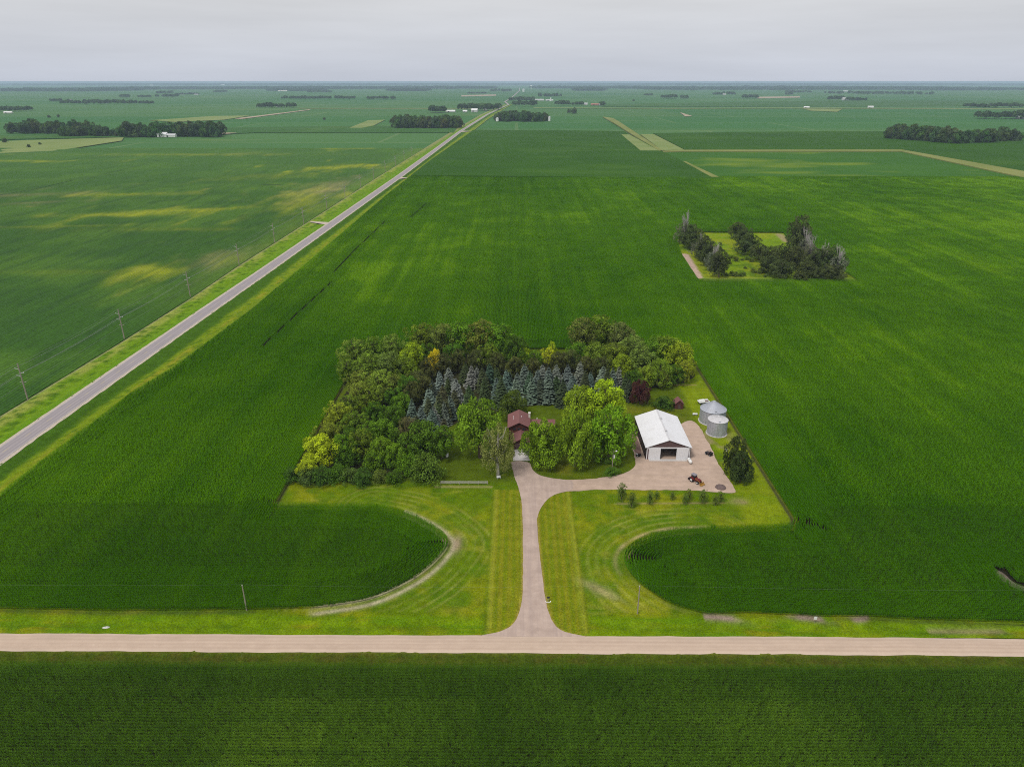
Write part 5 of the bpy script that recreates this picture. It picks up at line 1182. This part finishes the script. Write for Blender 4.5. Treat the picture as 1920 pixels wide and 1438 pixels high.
mb = MB(); mb.tube((1.6, .2, 1.5), (1.6, .2, 2.2), .05, n=6); mb.build('exhaust', M['black'], tr)
mb = MB(); mb.box((-2.1, 0, .5), (.25, 1.9, .55)); mb.tube((-1.4, .3, .6), (-2.1, .3, .5), .05, n=5); mb.tube((-1.4, -.3, .6), (-2.1, -.3, .5), .05, n=5); mb.build('rear_blade', M['black'], tr)

# utility vehicle and mower
ux, uy = G(1329, 853)
uv = empty('utility_vehicle', (ux, uy, .04), math.radians(125), 'black open utility vehicle parked on the right of the yard', 'utility vehicle')
mb = MB(); mb.box((.1, 0, .6), (2.5, 1.2, .4)); mb.prism([(.7, -.55, .8), (1.35, -.55, .78), (1.3, -.55, .55), (.7, -.55, .55)], (0, 1.1, 0)); mb.build('body', M['black'], uv)
mb = MB(); mb.box((-.85, 0, .95), (1.0, 1.3, .08)); mb.box((-.85, .62, 1.08), (1.0, .06, .3)); mb.box((-.85, -.62, 1.08), (1.0, .06, .3)); mb.box((-1.33, 0, 1.08), (.06, 1.3, .3)); mb.build('cargo_bed', M['black'], uv)
mb = MB(); mb.box((0, 0, .85), (.5, 1.15, .14)); mb.box((-.25, 0, 1.15), (.12, 1.15, .5)); mb.build('seat', M['brown_metal'], uv)
mb = MB()
for sy in (-.58, .58):
    mb.tube((-.35, sy, .8), (-.3, sy, 1.75), .035, n=5); mb.tube((.75, sy, .85), (.4, sy, 1.75), .035, n=5); mb.tube((-.3, sy, 1.75), (.4, sy, 1.75), .035, n=5)
mb.tube((-.3, -.58, 1.75), (-.3, .58, 1.75), .035, n=5); mb.tube((.4, -.58, 1.75), (.4, .58, 1.75), .035, n=5); mb.build('roll_cage', M['black'], uv)
for sx in (-.8, .85):
    for sy in (-.62, .62): wheel(uv, sx, sy, .32, .26, M['tin'])
mo = empty('lawn_mower', (42.6, 218.3, .06), .15, 'dark riding mower with a white seat at the barn corner', 'lawn mower')
mb = MB(); mb.box((.5, 0, .55), (.9, .7, .4)); mb.box((-.3, 0, .4), (1.1, .8, .2)); mb.prism([(.1, -.35, .75), (.95, -.32, .7), (.95, -.32, .55), (.1, -.35, .55)], (0, .68, 0)); mb.build('body', M['black'], mo)
mb = MB(); mb.box((-.45, 0, .72), (.5, .5, .12)); mb.box((-.7, 0, .92), (.1, .5, .36)); mb.build('seat', M['white'], mo)
mb = MB(); mb.lathe((.1, 0, .22), [(0, -.08), (.65, -.08), (.65, .08), (0, .1)], 16); mb.build('mowing_deck', M['black'], mo)
mb = MB(); mb.tube((.05, 0, .7), (-.12, 0, 1.0), .025, n=5); mb.lathe((-.13, 0, 1.0), [(.16, -.02), (.19, 0), (.16, .02)], 12); mb.build('steering_wheel', M['black'], mo)
for sx, r in ((-.5, .27), (.75, .2)):
    for sy in (-.45, .45): wheel(mo, sx, sy, r, .2, M['tin'])

# heap of scrap wood
hx, hy = G(1351, 914)
g = random.Random(9); mb = MB(); mb.lathe((0, 0, 0), [(1.75, -.02), (1.6, .35), (1.0, .6), (0, .7)], 11)
for k in range(46):
    a = g.uniform(0, 6.28); r = g.uniform(0, 1.6); z = .65 - .28 * r; b = g.uniform(0, 3.14); L = g.uniform(.5, 1.1)
    c_ = Vector((r * math.cos(a), r * math.sin(a), z)); d = Vector((math.cos(b) * L, math.sin(b) * L, g.uniform(-.25, .25))) * .5; mb.tube(c_ - d, c_ + d, .05, .04, 4)
tag(mb.build('brush_heap', M['brown'], None, (hx, hy, .03)), 'low brown heap of brush and scrap at the corner of the yard', 'heap')

# fence by the driveway
fe = empty('fence', (-16.7, 199.2, 0), 0, 'low weathered rail fence on the lawn right of the hedge', 'fence')
for i in range(6): mb = MB(); mb.box((-7.6 + i * 3.04, 0, .6), (.16, .16, 1.2)); mb.build('post', M['wood'], fe)
for z in (.45, .8, 1.1): mb = MB(); mb.box((0, -.1, z), (15.3, .05, .16)); mb.build('rail', M['pale_wood'], fe)

# ------------------------------------------------------------------ poles and wires
def pole_thing(x, y, h, label, group, kind):
    e = empty('utility_pole', (x, y, 0), 0, label, 'utility pole', group)
    mb = MB(); mb.tube((0, 0, -.3), (0, 0, h), *((.29, .22) if kind != 'plain' else (.17, .12)), 9); mb.build('pole', M['wood'], e)
    ends = []
    if kind == 'line':   # alternating single side arms plus a low double arm
        for z, s in ((h - 2.2, -1), (h - 4.0, 1), (h - 5.2, -1)):
            mb = MB(); mb.tube((0, 0, z - .15), (s * 1.5, 0, z), .1, .08, 6); a = mb.build('side_arm', M['tin'], e)
            mb = MB(); mb.lathe((s * 1.5, 0, z + .02), [(0, 0), (.16, .02), (.1, .12), (.16, .2), (.08, .34), (0, .36)], 8); mb.build('insulator', M['white'], a)
            ends.append((x + s * 1.5, y, z + .36))
        mb = MB(); mb.box((0, .16, h - 8.2), (2.6, .12, .18)); a = mb.build('cross_arm', M['wood'], e)
        for s in (-1.15, 1.15): mb = MB(); mb.lathe((s, .16, h - 8.1), [(0, 0), (.1, .02), (.07, .1), (0, .22)], 8); mb.build('insulator', M['white'], a)
        ends.append((x + 1.15, y + .16, h - 7.88)); ends.append((x, y, h + .02))
    else:
        mb = MB(); mb.lathe((0, 0, h), [(0, -.02), (.1, 0), (.07, .12), (0, .3)], 8); mb.build('insulator', M['white'], e); ends = [(x, y, h + .28)]
    return ends
wires = [[] for _ in range(5)]
py_ = [40, 113, 188] + [264.2, 338, 414.2, 493.8, 571.3, 652, 732.8, 812, 893, 975, 1057, 1140, 1222, 1305]
pxs = lambda y: float(np.interp(y, [0, 264, 338, 414, 494, 571, 733, 980, 1305], [-204, -199.9, -197.7, -196.6, -195.7, -194.9, -192.4, -189.6, -183.5]))
allp = []
for k, y in enumerate(py_):
    x = pxs(y); vis_ = k >= 3
    if vis_:
        j = k - 3
        lab = ('nearest leaning power pole beside the highway, lowest in view' if j == 0 else 'power pole, %s along the highway from the nearest one' % ORD[j])
        en = pole_thing(x, y, 16.0, lab, 'power poles along the highway', 'line')
    else: en = [(x - 1.5, y, 14.16), (x + 1.5, y, 12.36), (x - 1.5, y, 11.16), (x + 1.15, y, 8.12), (x, y, 16.02)]
    allp.append(en)
def wire(pts, label, group, r=.03, sag=.9):
    mb = MB()
    for a, b in zip(pts[:-1], pts[1:]):
        a, b = Vector(a), Vector(b); n = 8; pr = a
        for i in range(1, n + 1):
            t_ = i / n; q = a.lerp(b, t_); q.z -= sag * 4 * t_ * (1 - t_); mb.tube(pr, q, r, r, 4, caps=False); pr = q
    tag(mb.build('power_wire', M['wire']), label, 'wire', group)
for i, lab in enumerate(('power wire on the outer upper side arms of the highway poles', 'power wire on the road side arms of the highway poles', 'power wire on the outer lower side arms of the highway poles', 'lowest wire strung on the double cross arms of the highway poles', 'thin shield wire over the tops of the highway poles')):
    wire([en[i] for en in allp], lab, 'wires of the highway power line', .045 if i < 3 else .025)
e1_ = pole_thing(-66.3, 139.2, 7.6, 'slim grey pole at the corn edge left of the driveway', 'poles along the gravel road', 'plain')
e2_ = pole_thing(29.9, 138.6, 8.3, 'short pole on the grass right of the driveway', 'poles along the gravel road', 'plain')
e3_ = (-168, 139.6, 8.0)
yl = empty('yard_lamp', (32.2, 207.8, 0), 0, 'tall yard lamp on a pole with white meter box', 'lamp post')
mb = MB(); mb.tube((0, 0, -.2), (0, 0, 8.2), .14, .1, 8); mb.build('pole', M['wood'], yl)
mb = MB(); mb.tube((0, 0, 7.4), (.9, -.2, 7.9), .04, n=5); mb.build('arm', M['tin'], yl)
mb = MB(); mb.lathe((1.0, -.22, 7.75), [(0, .25), (.2, .2), (.34, 0), (.2, -.12), (0, -.16)], 12); mb.build('lamp_head', M['white'], yl)
mb = MB(); mb.lathe((.42, -.1, 5.6), [(0, -.6), (.24, -.6), (.26, .5), (0, .6)], 12); mb.build('transformer', M['white'], yl)
mb = MB(); mb.box((0, 0, 7.2), (1.7, .1, .12)); mb.build('cross_arm', M['wood'], yl)
wire([e3_, e1_[0], e2_[0], (150, 138.4, 8.0)], 'thin overhead wire strung over the lawn along the gravel road', 'wires by the gravel road', .005, .7)
wire([e2_[0], (32.2, 207.8, 7.3)], 'thin overhead wire from the short pole to the yard lamp', 'wires by the gravel road', .005, .8)

# mailbox, marker, stand, boulder and other small things
mbx = empty('mailbox', (8.2, 143.0, 0), 0, 'dark mailbox on a post with pale stones at the driveway mouth', 'mailbox')
mb = MB(); mb.box((0, 0, .55), (.14, .14, 1.1)); mb.build('post', M['wood'], mbx)
mb = MB(); mb.prism([(-.3, -.16, 1.05), (-.3, .16, 1.05), (-.3, .16, 1.25), (-.3, .08, 1.38), (-.3, -.08, 1.38), (-.3, -.16, 1.25)], (.7, 0, 0)); mb.build('box', M['black'], mbx)
mb = MB(); mb.box((0, 0, 1.02), (.9, .12, .06)); mb.build('crossbar', M['wood'], mbx)
g = random.Random(3); mb = MB()
for k in range(9):
    a = math.pi + k * .42; mb.lathe((.62 * math.cos(a), .4 * math.sin(a) - .1, .04), [(0, .1), (.1, .06), (.12, -.02), (0, -.06)], 7)
mb.build('edging_stones', M['white'], mbx)
pdx, pdy = G(1527, 1168)
sg = empty('field_sign', (pdx, pdy, 0), 0, 'small white field marker sign on a thin post at the corn edge', 'sign')
mb = MB(); mb.tube((0, 0, -.1), (0, 0, 1.9), .035, n=6); mb.build('post', M['wood'], sg); mb = MB(); mb.box((0, -.06, 1.6), (.75, .05, .85)); mb.build('sign_board', M['white'], sg)
g = random.Random(12); me = MB(); me.lathe((0, 0, 0), [(0, .42), (.4, .36), (.75, .1), (.7, -.1), (0, -.2)], 9); me.v = [(x * 1.3 + g.uniform(-.1, .1), y * .7 + g.uniform(-.08, .08), z + g.uniform(-.06, .06)) for x, y, z in me.v]
tag(me.build('boulder', simple_mat('pale_rock', (.6, .58, .55), .9, .15, 3), None, (*G(198, 1175), -.35)), 'pale boulder lying in the roadside ditch grass', 'boulder')
st = empty('garden_bench', (-5.6, 204.0 - 1.2, 0), .2, 'white garden bench under the olive birch', 'bench')
mb = MB(); mb.box((0, 0, .45), (1.3, .45, .06)); mb.build('seat', M['white'], st); mb = MB(); mb.box((0, .22, .75), (1.3, .06, .5)); mb.build('backrest', M['white'], st)
for sx in (-.55, .55): mb = MB(); mb.box((sx, 0, .22), (.08, .42, .44)); mb.build('leg', M['white'], st)
bh = empty('bird_house', (73.0, 218.6, 0), 0, 'small white bird house on a post beside the dark spruces', 'bird house')
mb = MB(); mb.tube((0, 0, -.1), (0, 0, 2.0), .05, n=6); mb.build('post', M['wood'], bh); mb = MB(); mb.box((0, 0, 2.35), (.55, .5, .7)); mb.build('box', M['white'], bh); mb = MB(); mb.prism([(-.36, -.32, 2.7), (.36, -.32, 2.7), (0, -.32, 2.98)], (0, .64, 0)); mb.build('roof', M['tin'], bh)

# ------------------------------------------------------------------ distant farms and woods
FARC = (.034, .066, .02)
def far_tree_mesh(i):
    base = CR['far'][i % 4]; return base
def grove(px0, px1, pyb, h, depth, n, label, col=FARC, group=None, gap=None, seed=1, tilt=0.0):
    """individual trees of one grove, spread over a belt"""
    g = random.Random(seed); xa, ya = G(px0, pyb); xb, yb = G(px1, pyb + tilt)
    for k in range(n):
        t_ = (k + g.uniform(.1, .9)) / n
        if gap and gap[0] < t_ < gap[1]: dy = depth * g.uniform(.55, 1)
        else: dy = depth * g.uniform(0, 1) ** 1.3
        x = xa + (xb - xa) * t_; y = ya + (yb - ya) * t_ + dy
        hh = h * 1.38 * g.uniform(.7, 1.15); r = hh * g.uniform(.4, .62)
        o = link('tree', CR['far'][g.randrange(4)], None, (x, y, -.3), g.uniform(0, 6.28), (r, r * g.uniform(.9, 1.1), hh), tuple(c * g.uniform(.75, 1.25) for c in col))
        tag(o, label, 'tree', group)
grove(12, 150, 250, 19, 70, 30, 'dark tree in the first grove beyond the pale meadow on the left', group='trees of the grove beyond the pale meadow', seed=2)
grove(108, 208, 256, 15, 40, 24, 'dark tree on the near right flank of the grove beyond the meadow', group='trees on the flank of the meadow grove', seed=3)
grove(228, 402, 257, 20, 75, 44, 'dark tree sheltering the white farm left of the highway', group='trees round the white farm left of the highway', gap=(.4, .6), seed=4)
grove(736, 860, 241, 20, 90, 46, 'dense dark tree in the block of wood beside the highway', group='trees of the roadside wood', seed=5, col=(.045, .07, .024))
grove(930, 1028, 228, 19, 80, 30, 'dark tree in the grove just right of the highway', group='trees of the grove right of the highway', seed=6)
grove(1672, 1800, 262, 20, 60, 36, 'dark tree in the left half of the long right hand grove', group='trees in the left half of the right hand grove', seed=7, tilt=10)
grove(1795, 1918, 272, 18, 40, 26, 'dark tree in the right half of the long right hand grove', group='trees in the right half of the right hand grove', seed=8, tilt=-6)
for px, py, h, lab in ((219, 256, 9, 'lone small tree between the two left groves'), (75, 272, 5, 'lone bush in the pale meadow'), (55, 277, 6, 'olive bush cluster in the pale meadow'), (10, 268, 9, 'olive tree cut by the left picture edge'), (92, 221, 9, 'tiny lone tree behind the left grove'), (110, 220, 9, 'second tiny lone tree behind the left grove'), (608, 225, 8, 'lone dark bush in the green left field'), (1066, 212, 14, 'lone bush left of a small far tree'), (1076, 213, 22, 'small far tree in the fields right of the highway'), (1188, 190, 12, 'tiny lone far tree in the right fields')):
    x, y = G(px, py); tag(link('tree', CR['far'][px % 4], None, (x, y, -.2), px, (h * .55, h * .55, h), (.05, .075, .03)), lab, 'tree')
# woods that read as masses: one object each
def mass(px0, px1, pyb, h, depth, label, seed, name='woodland', n=None, col=FARC, tilt=0.0, wide=1.0):
    g = np.random.default_rng(seed); xa, ya = G(px0, pyb); xb, yb = G(px1, pyb + tilt)
    W_ = math.hypot(xb - xa, yb - ya); n = n or int(min(260, max(14, W_ / (h * .42))))
    P = []; Nn = []; v = []
    for k in range(n):
        t_ = g.uniform(0, 1); cx = xa + (xb - xa) * t_; cy = ya + (yb - ya) * t_ + depth * g.uniform(0, 1); hh = h * 1.32 * g.uniform(.8, 1.15) * (.75 + .4 * vnoise(np.array([cx]), np.array([cy]), h * 5, seed)[0]); r = hh * .55 * wide * g.uniform(.7, 1.4)
        m = 120; d = g.normal(0, 1, (m, 3)); d /= np.linalg.norm(d, axis=1)[:, None]; d[:, 2] = np.where(d[:, 2] < -.5, -d[:, 2], d[:, 2])
        q = np.array([cx, cy, hh * .52]) + d * np.array([r, r / max(1, wide * .5), hh * .5]) * g.uniform(.75, 1.05, m)[:, None]
        P.append(q); Nn.append(d); v.append(np.full(m, g.uniform(0, 1)) * .5 + .2 * g.uniform(0, 1, m))
    V, Fq = leaf_cards(np.concatenate(P), np.concatenate(Nn), h * .34 * (1 + .25 * (wide - 1)), g)
    o = link(name, np_mesh(name, V, Fq, M['crown'], attrs={'v': np.repeat(np.concatenate(v), 4)}), color=col)
    tag(o, label, 'wood', kind='stuff')
MASS = [(95, 108, 191, 14, 60, 'small tree clump at the left end of the long far shelterbelt'), (112, 190, 196, 17, 120, 'left half of the long far shelterbelt on the left'), (190, 280, 195.5, 15, 60, 'right half of the long far shelterbelt on the left'), (-20, 48, 209, 15, 80, 'shelterbelt round the pale farm at the left picture edge'), (224, 239, 183.5, 16, 60, 'tiny copse left of a blue grey wood'), (257, 276, 183.5, 14, 60, 'small copse beside the blue grey wood'), (282, 308, 177, 22, 300, 'blue grey wood behind the far left farm'), (287, 330, 183, 18, 80, 'low wood in front of the far left farm'), (330, 372, 178, 14, 60, 'thin belt behind the far left farm'), (392, 420, 174, 20, 200, 'small round far wood left of centre'),
        (478, 546, 203, 17, 110, 'dark grove round the white house left of centre'), (525, 660, 186.5, 15, 200, 'long thin far wood left of centre'), (574, 616, 174, 18, 300, 'faint far copse above the long thin wood'), (680, 738, 187, 16, 120, 'dark far grove with a white shed left of the highway'), (805, 832, 212, 18, 60, 'small dense copse left of the white farm by the highway'), (846, 940, 208, 20, 160, 'grove behind the white farm by the highway bend'), (876, 912, 176.5, 12, 60, 'thin belt behind the bare tan field'), (918, 958, 172.5, 22, 400, 'wood left of the distant road end'), (957, 1000, 190, 18, 120, 'upper dark grove right of the highway bend'), (959, 1006, 199.5, 18, 80, 'lower dark grove right of the highway bend'), (1012, 1055, 182.5, 20, 160, 'dark rectangular wood right of the highway end'), (1043, 1092, 198, 17, 60, 'grove left of the red roofed farm'), (1126, 1134, 198.5, 14, 40, 'tiny clump right of the red roofed farm'), (1208, 1224, 180, 14, 80, 'thin row of far trees mid right'), (1238, 1294, 185.5, 20, 120, 'dark oblong far wood right of centre'), (1335, 1382, 178.5, 18, 120, 'far grove round a white farm right of centre'), (1393, 1421, 185.5, 18, 100, 'small dark copse beside the reddish bare field'), (1474, 1488, 178.5, 18, 80, 'small far copse before the long right wood'), (1476, 1520, 174.5, 18, 100, 'thin far belt above the small copse'), (1553, 1588, 188, 18, 60, 'left part of the grove round the white right farm'), (1592, 1630, 189.5, 16, 60, 'right part of the grove round the white right farm'), (1600, 1770, 178.5, 20, 900, 'long dark wood on the right near the horizon'), (1830, 1960, 203, 16, 120, 'rear dark grove at the right picture edge'), (1842, 1960, 223.5, 18, 80, 'front dark grove at the right picture edge')]
for k, (a, b, pb, h, dp, lab) in enumerate(MASS): mass(a, b, pb, h, dp, lab, 900 + k)
HB = [(-60, 190, 172, 24, 1500, 'blue hazy woods on the left horizon'), (150, 420, 168.5, 24, 2200, 'second band of hazy woods left of centre'), (430, 700, 168, 26, 2500, 'hazy horizon woods between the left farms and the highway'), (500, 580, 171, 18, 900, 'faint low trees in front of the left horizon band'), (700, 920, 167.5, 26, 2600, 'hazy horizon woods just left of the road end'), (730, 790, 171, 20, 700, 'small hazy wood left of the road end'), (1000, 1240, 167, 26, 2600, 'hazy horizon woods right of the road end'), (1085, 1130, 170.5, 24, 500, 'darker hazy wood right of the road end'), (1230, 1480, 170, 26, 3500, 'broad hazy woods right of centre'), (1470, 1760, 169.5, 28, 4000, 'broad hazy woods under the right horizon'), (1740, 1990, 170.5, 26, 3500, 'hazy woods at the far right horizon'), (-80, 700, 161, 34, 9000, 'faintest blue woods along the left skyline'), (690, 1300, 160.5, 34, 9000, 'faintest blue woods along the middle skyline'), (1280, 2000, 161, 36, 9000, 'faintest blue woods along the right skyline')]
for k, (a, b, pb, h, dp, lab) in enumerate(HB): mass(a, b, pb, h, dp, lab, 980 + k, n=300 if pb > 163 else 380, wide=4.5 if pb > 163 else 9.0, col=(.026, .05, .022))

M['far_white'] = simple_mat('far_white_siding', (.55, .55, .54), .7, .1, .2)
def farm_house(px, py, w, d, h, label, wall='white', roof='tin', rz=0.0, name='farm_building', cat='building'):
    x, y = G(px, py); e = empty(name, (x, y, 0), rz, label, cat)
    mb = MB(); mb.box((0, 0, h / 2), (w, d, h)); mb.prism([(-w / 2, -d / 2, h), (-w / 2, d / 2, h), (-w / 2, 0, h + d * .28)], (w, 0, 0)); mb.build('wall', M[wall], e)
    mb = MB(); q = d / 2 + .5; z0 = h - .28; zr = h + d * .28 + .1
    mb.prism([(-w / 2 - .5, -q, z0), (-w / 2 - .5, 0, zr), (-w / 2 - .5, q, z0), (-w / 2 - .5, q, z0 + .25), (-w / 2 - .5, 0, zr + .25), (-w / 2 - .5, -q, z0 + .25)], (w + 1, 0, 0)); mb.build('roof', M[roof], e)
    mb = MB(); mb.box((-w * .2, -d / 2 - .05, h * .4), (w * .16, .08, h * .7)); mb.build('door', M['dark'], e)
M['far_red'] = simple_mat('faded_red_barn', (.42, .2, .15), .8, .1, .3)
FH = [(306, 256.8, 22, 14, 6, 'white gabled barn of the farm left of the highway', 'white', 'white_metal'), (320, 257, 26, 10, 4, 'long low white shed beside the gabled barn', 'white', 'tin'), (346, 253.2, 14, 9, 4, 'small grey shed in the trees right of the long low shed', 'tin', 'tin'), (132, 190.5, 18, 14, 9, 'white house showing through the far left shelterbelt', 'white', 'white'), (16, 213, 34, 12, 4, 'pale long shed at the left picture edge', 'cream', 'white'), (522, 201, 18, 14, 7, 'white house in the grove left of centre', 'white', 'tin'), (720, 184.6, 40, 14, 5, 'long white shed in front of the dark far grove', 'white', 'white'), (845, 210.6, 40, 14, 4, 'long white shed left of the farm by the highway', 'white', 'white'), (872, 211, 18, 12, 5, 'low white building between the trees by the highway', 'white', 'white'), (890, 210.5, 26, 20, 8, 'large white barn of the farm by the highway', 'white', 'white'), (910, 207.5, 18, 14, 7, 'grey white barn right of the large one by the highway', 'cream', 'tin'), (1010, 189.2, 70, 18, 5, 'very long white shed right of the highway bend', 'white', 'white'), (1030, 189.6, 50, 16, 4, 'long white shed at the right end of the row', 'white', 'white'), (1098, 197.5, 20, 16, 7, 'white barn beside the red roofed farm', 'white', 'tin'), (1116, 198, 46, 16, 5, 'faded red shed of the far farm', 'far_red', 'far_red'), (1126, 198.2, 16, 12, 6, 'small white building right of the faded red shed', 'white', 'white'), (1585, 188.5, 44, 26, 10, 'white barns inside the right hand far grove', 'white', 'white'), (1358, 178.6, 30, 18, 6, 'white speck of a farm right of centre', 'white', 'white'), (1808, 268.4, 18, 10, 5, 'white slanted roof shed in the long right hand grove', 'white', 'white_metal'), (1795, 262, 10, 8, 5, 'small pale house deeper in the long right hand grove', 'cream', 'tin'), (1915, 223, 34, 14, 6, 'white shed at the right picture edge', 'white', 'white'), (1512, 203, 26, 12, 4, 'tiny white shed on the far right lane', 'white', 'white'), (1632, 202.6, 26, 12, 5, 'tiny white barn further right on the far lane', 'white', 'white'), (340, 177.8, 60, 18, 6, 'low white buildings of the far left farm', 'white', 'white'), (368, 178.6, 40, 14, 5, 'white shed at the right end of the far left farm', 'white', 'white'), (418, 160.6, 160, 60, 16, 'bright white works on the left skyline', 'white', 'white'), (285, 161.3, 90, 50, 14, 'small white sheds on the left skyline', 'white', 'white'), (1692, 159.8, 160, 60, 18, 'white works on the right skyline', 'white', 'white'), (1585, 172.5, 60, 20, 8, 'pale farm under the right skyline', 'white', 'white'), (982, 169.5, 40, 18, 10, 'white building at the end of the highway', 'white', 'white'), (530, 171.5, 120, 20, 6, 'pinkish long sheds left of centre near the horizon', 'cream', 'cream')]
for px, py, w, d, h, lab, wl_, rf_ in FH: farm_house(px, py, w, d, h, lab, 'far_white' if wl_ == 'white' and py < 240 else wl_, 'far_white' if rf_ == 'white' and py < 200 else rf_, rz=random.Random(px).uniform(-.15, .15))
def far_bin(px, py, r, h, label, name='grain_bin', cat='grain bin'):
    x, y = G(px, py); e = empty(name, (x, y, 0), 0, label, cat)
    mb = MB(); mb.lathe((0, 0, 0), [(r, 0), (r, h)], 16); mb.build('wall', M['white'], e); mb = MB(); mb.lathe((0, 0, 0), [(r * 1.05, h), (0, h + r * .7)], 16); mb.build('roof', M['tin'], e)
far_bin(932.5, 228, 5, 9, 'white far grain bin at the left end of the grove right of the highway'); far_bin(1030, 227.5, 3.6, 13, 'white silo at the right end of the grove right of the highway', 'silo', 'silo'); far_bin(1032.5, 190, 5, 18, 'pale silo beside the very long white sheds', 'silo', 'silo'); far_bin(981.5, 172.8, 12, 30, 'white silo near the end of the highway', 'silo', 'silo')
wx, wy = G(996, 168); wt = empty('water_tower', (wx, wy, 0), 0, 'pale water tower beyond the end of the highway', 'water tower')
mb = MB(); mb.tube((0, 0, 0), (0, 0, 42), 6, 5, 10); mb.build('leg', M['white'], wt); mb = MB(); mb.lathe((0, 0, 52), [(0, -12), (10, -9), (15, 0), (10, 9), (0, 11)], 16); mb.build('tank', M['white'], wt)

# ------------------------------------------------------------------ air
t = NT('haze_air'); t.n.remove(t.out); t.out = t.n.new('ShaderNodeOutputMaterial')
pv = t.node('ShaderNodeVolumePrincipled'); pv.inputs['Color'].default_value = (.62, .76, 1.0, 1); pv.inputs['Density'].default_value = 5.6e-5; pv.inputs['Anisotropy'].default_value = 0.0
t.l.new(pv.outputs[0], t.out.inputs['Volume'])
mb = MB(); mb.box((0, 31000, 59.5), (128000, 64000, 124)); tag(mb.build('haze', t.m), 'thin blue summer haze over the plain', 'haze', kind='stuff')

# ------------------------------------------------------------------ sky, sun, camera
SUN_EL, SUN_AZ = math.radians(57), math.radians(222)      # azimuth from +Y, clockwise: high, behind the camera to the left
w = bpy.data.worlds.new('World'); SC.world = w; w.use_nodes = True
nt = w.node_tree; nt.nodes.clear()
out = nt.nodes.new('ShaderNodeOutputWorld'); bg = nt.nodes.new('ShaderNodeBackground'); bg.inputs['Strength'].default_value = 0.1
sky = nt.nodes.new('ShaderNodeTexSky'); sky.sky_type = 'NISHITA'; sky.sun_disc = False; sky.sun_elevation = SUN_EL; sky.sun_rotation = SUN_AZ; sky.dust_density = 3
tc = nt.nodes.new('ShaderNodeTexCoord'); sp = nt.nodes.new('ShaderNodeSeparateXYZ'); nt.links.new(tc.outputs['Generated'], sp.inputs[0])
mr = nt.nodes.new('ShaderNodeMapRange'); mr.inputs[1].default_value = 0.0; mr.inputs[2].default_value = 1.0; nt.links.new(sp.outputs['Z'], mr.inputs[0])
cr = nt.nodes.new('ShaderNodeValToRGB'); nt.links.new(mr.outputs[0], cr.inputs[0])
cr.color_ramp.elements[0].color = (.585, .625, .715, 1); cr.color_ramp.elements[0].position = 0.0
cr.color_ramp.elements[1].color = (.62, .62, .64, 1); cr.color_ramp.elements[1].position = 1.0
e = cr.color_ramp.elements.new(.09); e.color = (.665, .675, .70, 1)
mp = nt.nodes.new('ShaderNodeMapping'); mp.inputs['Scale'].default_value = (1.0, 1.0, 11); nt.links.new(tc.outputs['Generated'], mp.inputs[0])
nz = nt.nodes.new('ShaderNodeTexNoise'); nz.inputs['Scale'].default_value = 2.2; nz.inputs['Detail'].default_value = 6; nz.inputs['Roughness'].default_value = .55; nt.links.new(mp.outputs[0], nz.inputs['Vector'])
m1 = nt.nodes.new('ShaderNodeMapRange'); m1.inputs[1].default_value = .3; m1.inputs[2].default_value = .7; m1.inputs[3].default_value = 9.35; m1.inputs[4].default_value = 10.9; nt.links.new(nz.outputs[0], m1.inputs[0])
vs = nt.nodes.new('ShaderNodeVectorMath'); vs.operation = 'SCALE'; nt.links.new(cr.outputs[0], vs.inputs[0]); nt.links.new(m1.outputs[0], vs.inputs['Scale'])
mx_ = nt.nodes.new('ShaderNodeMix'); mx_.data_type = 'RGBA'; mx_.inputs[0].default_value = .93
nt.links.new(sky.outputs[0], mx_.inputs[6]); nt.links.new(vs.outputs[0], mx_.inputs[7])
nt.links.new(mx_.outputs[2], bg.inputs[0]); nt.links.new(bg.outputs[0], out.inputs[0])

ld = bpy.data.lights.new('sun', 'SUN'); ld.energy = 2.0; ld.angle = math.radians(13); ld.color = (1, .96, .9)
lo = bpy.data.objects.new('sun', ld); COL.objects.link(lo); lo.location = (0, 0, 300)
d = Vector((math.sin(SUN_AZ) * math.cos(SUN_EL), math.cos(SUN_AZ) * math.cos(SUN_EL), math.sin(SUN_EL)))
lo.rotation_euler = (-d).to_track_quat('-Z', 'Y').to_euler()

cd = bpy.data.cameras.new('camera'); cd.sensor_width = 36.0; cd.lens = 36.0 * FPX / 1920.0; cd.clip_start = 1.0; cd.clip_end = 150000
co = bpy.data.objects.new('camera', cd); COL.objects.link(co); co.location = (0, 0, CAMH)
co.rotation_euler = (math.pi / 2 - PITCH, 0, YAW); SC.camera = co
SC.render.resolution_x = 1024; SC.render.resolution_y = 766

SC.view_settings.view_transform = 'Standard'; SC.view_settings.look = 'None'; SC.view_settings.exposure = 0.0; SC.view_settings.gamma = 1.0
SC.render.engine = 'CYCLES'
SC.cycles.use_denoising = False
SC.cycles.pixel_filter_type = 'BLACKMAN_HARRIS'; SC.cycles.filter_width = 1.05
SC.cycles.max_bounces = 5; SC.cycles.diffuse_bounces = 1; SC.cycles.glossy_bounces = 2; SC.cycles.transmission_bounces = 2; SC.cycles.volume_bounces = 1
SC.cycles.use_adaptive_sampling = True; SC.cycles.adaptive_threshold = 0.01
SC.cycles.sample_clamp_indirect = 4.0
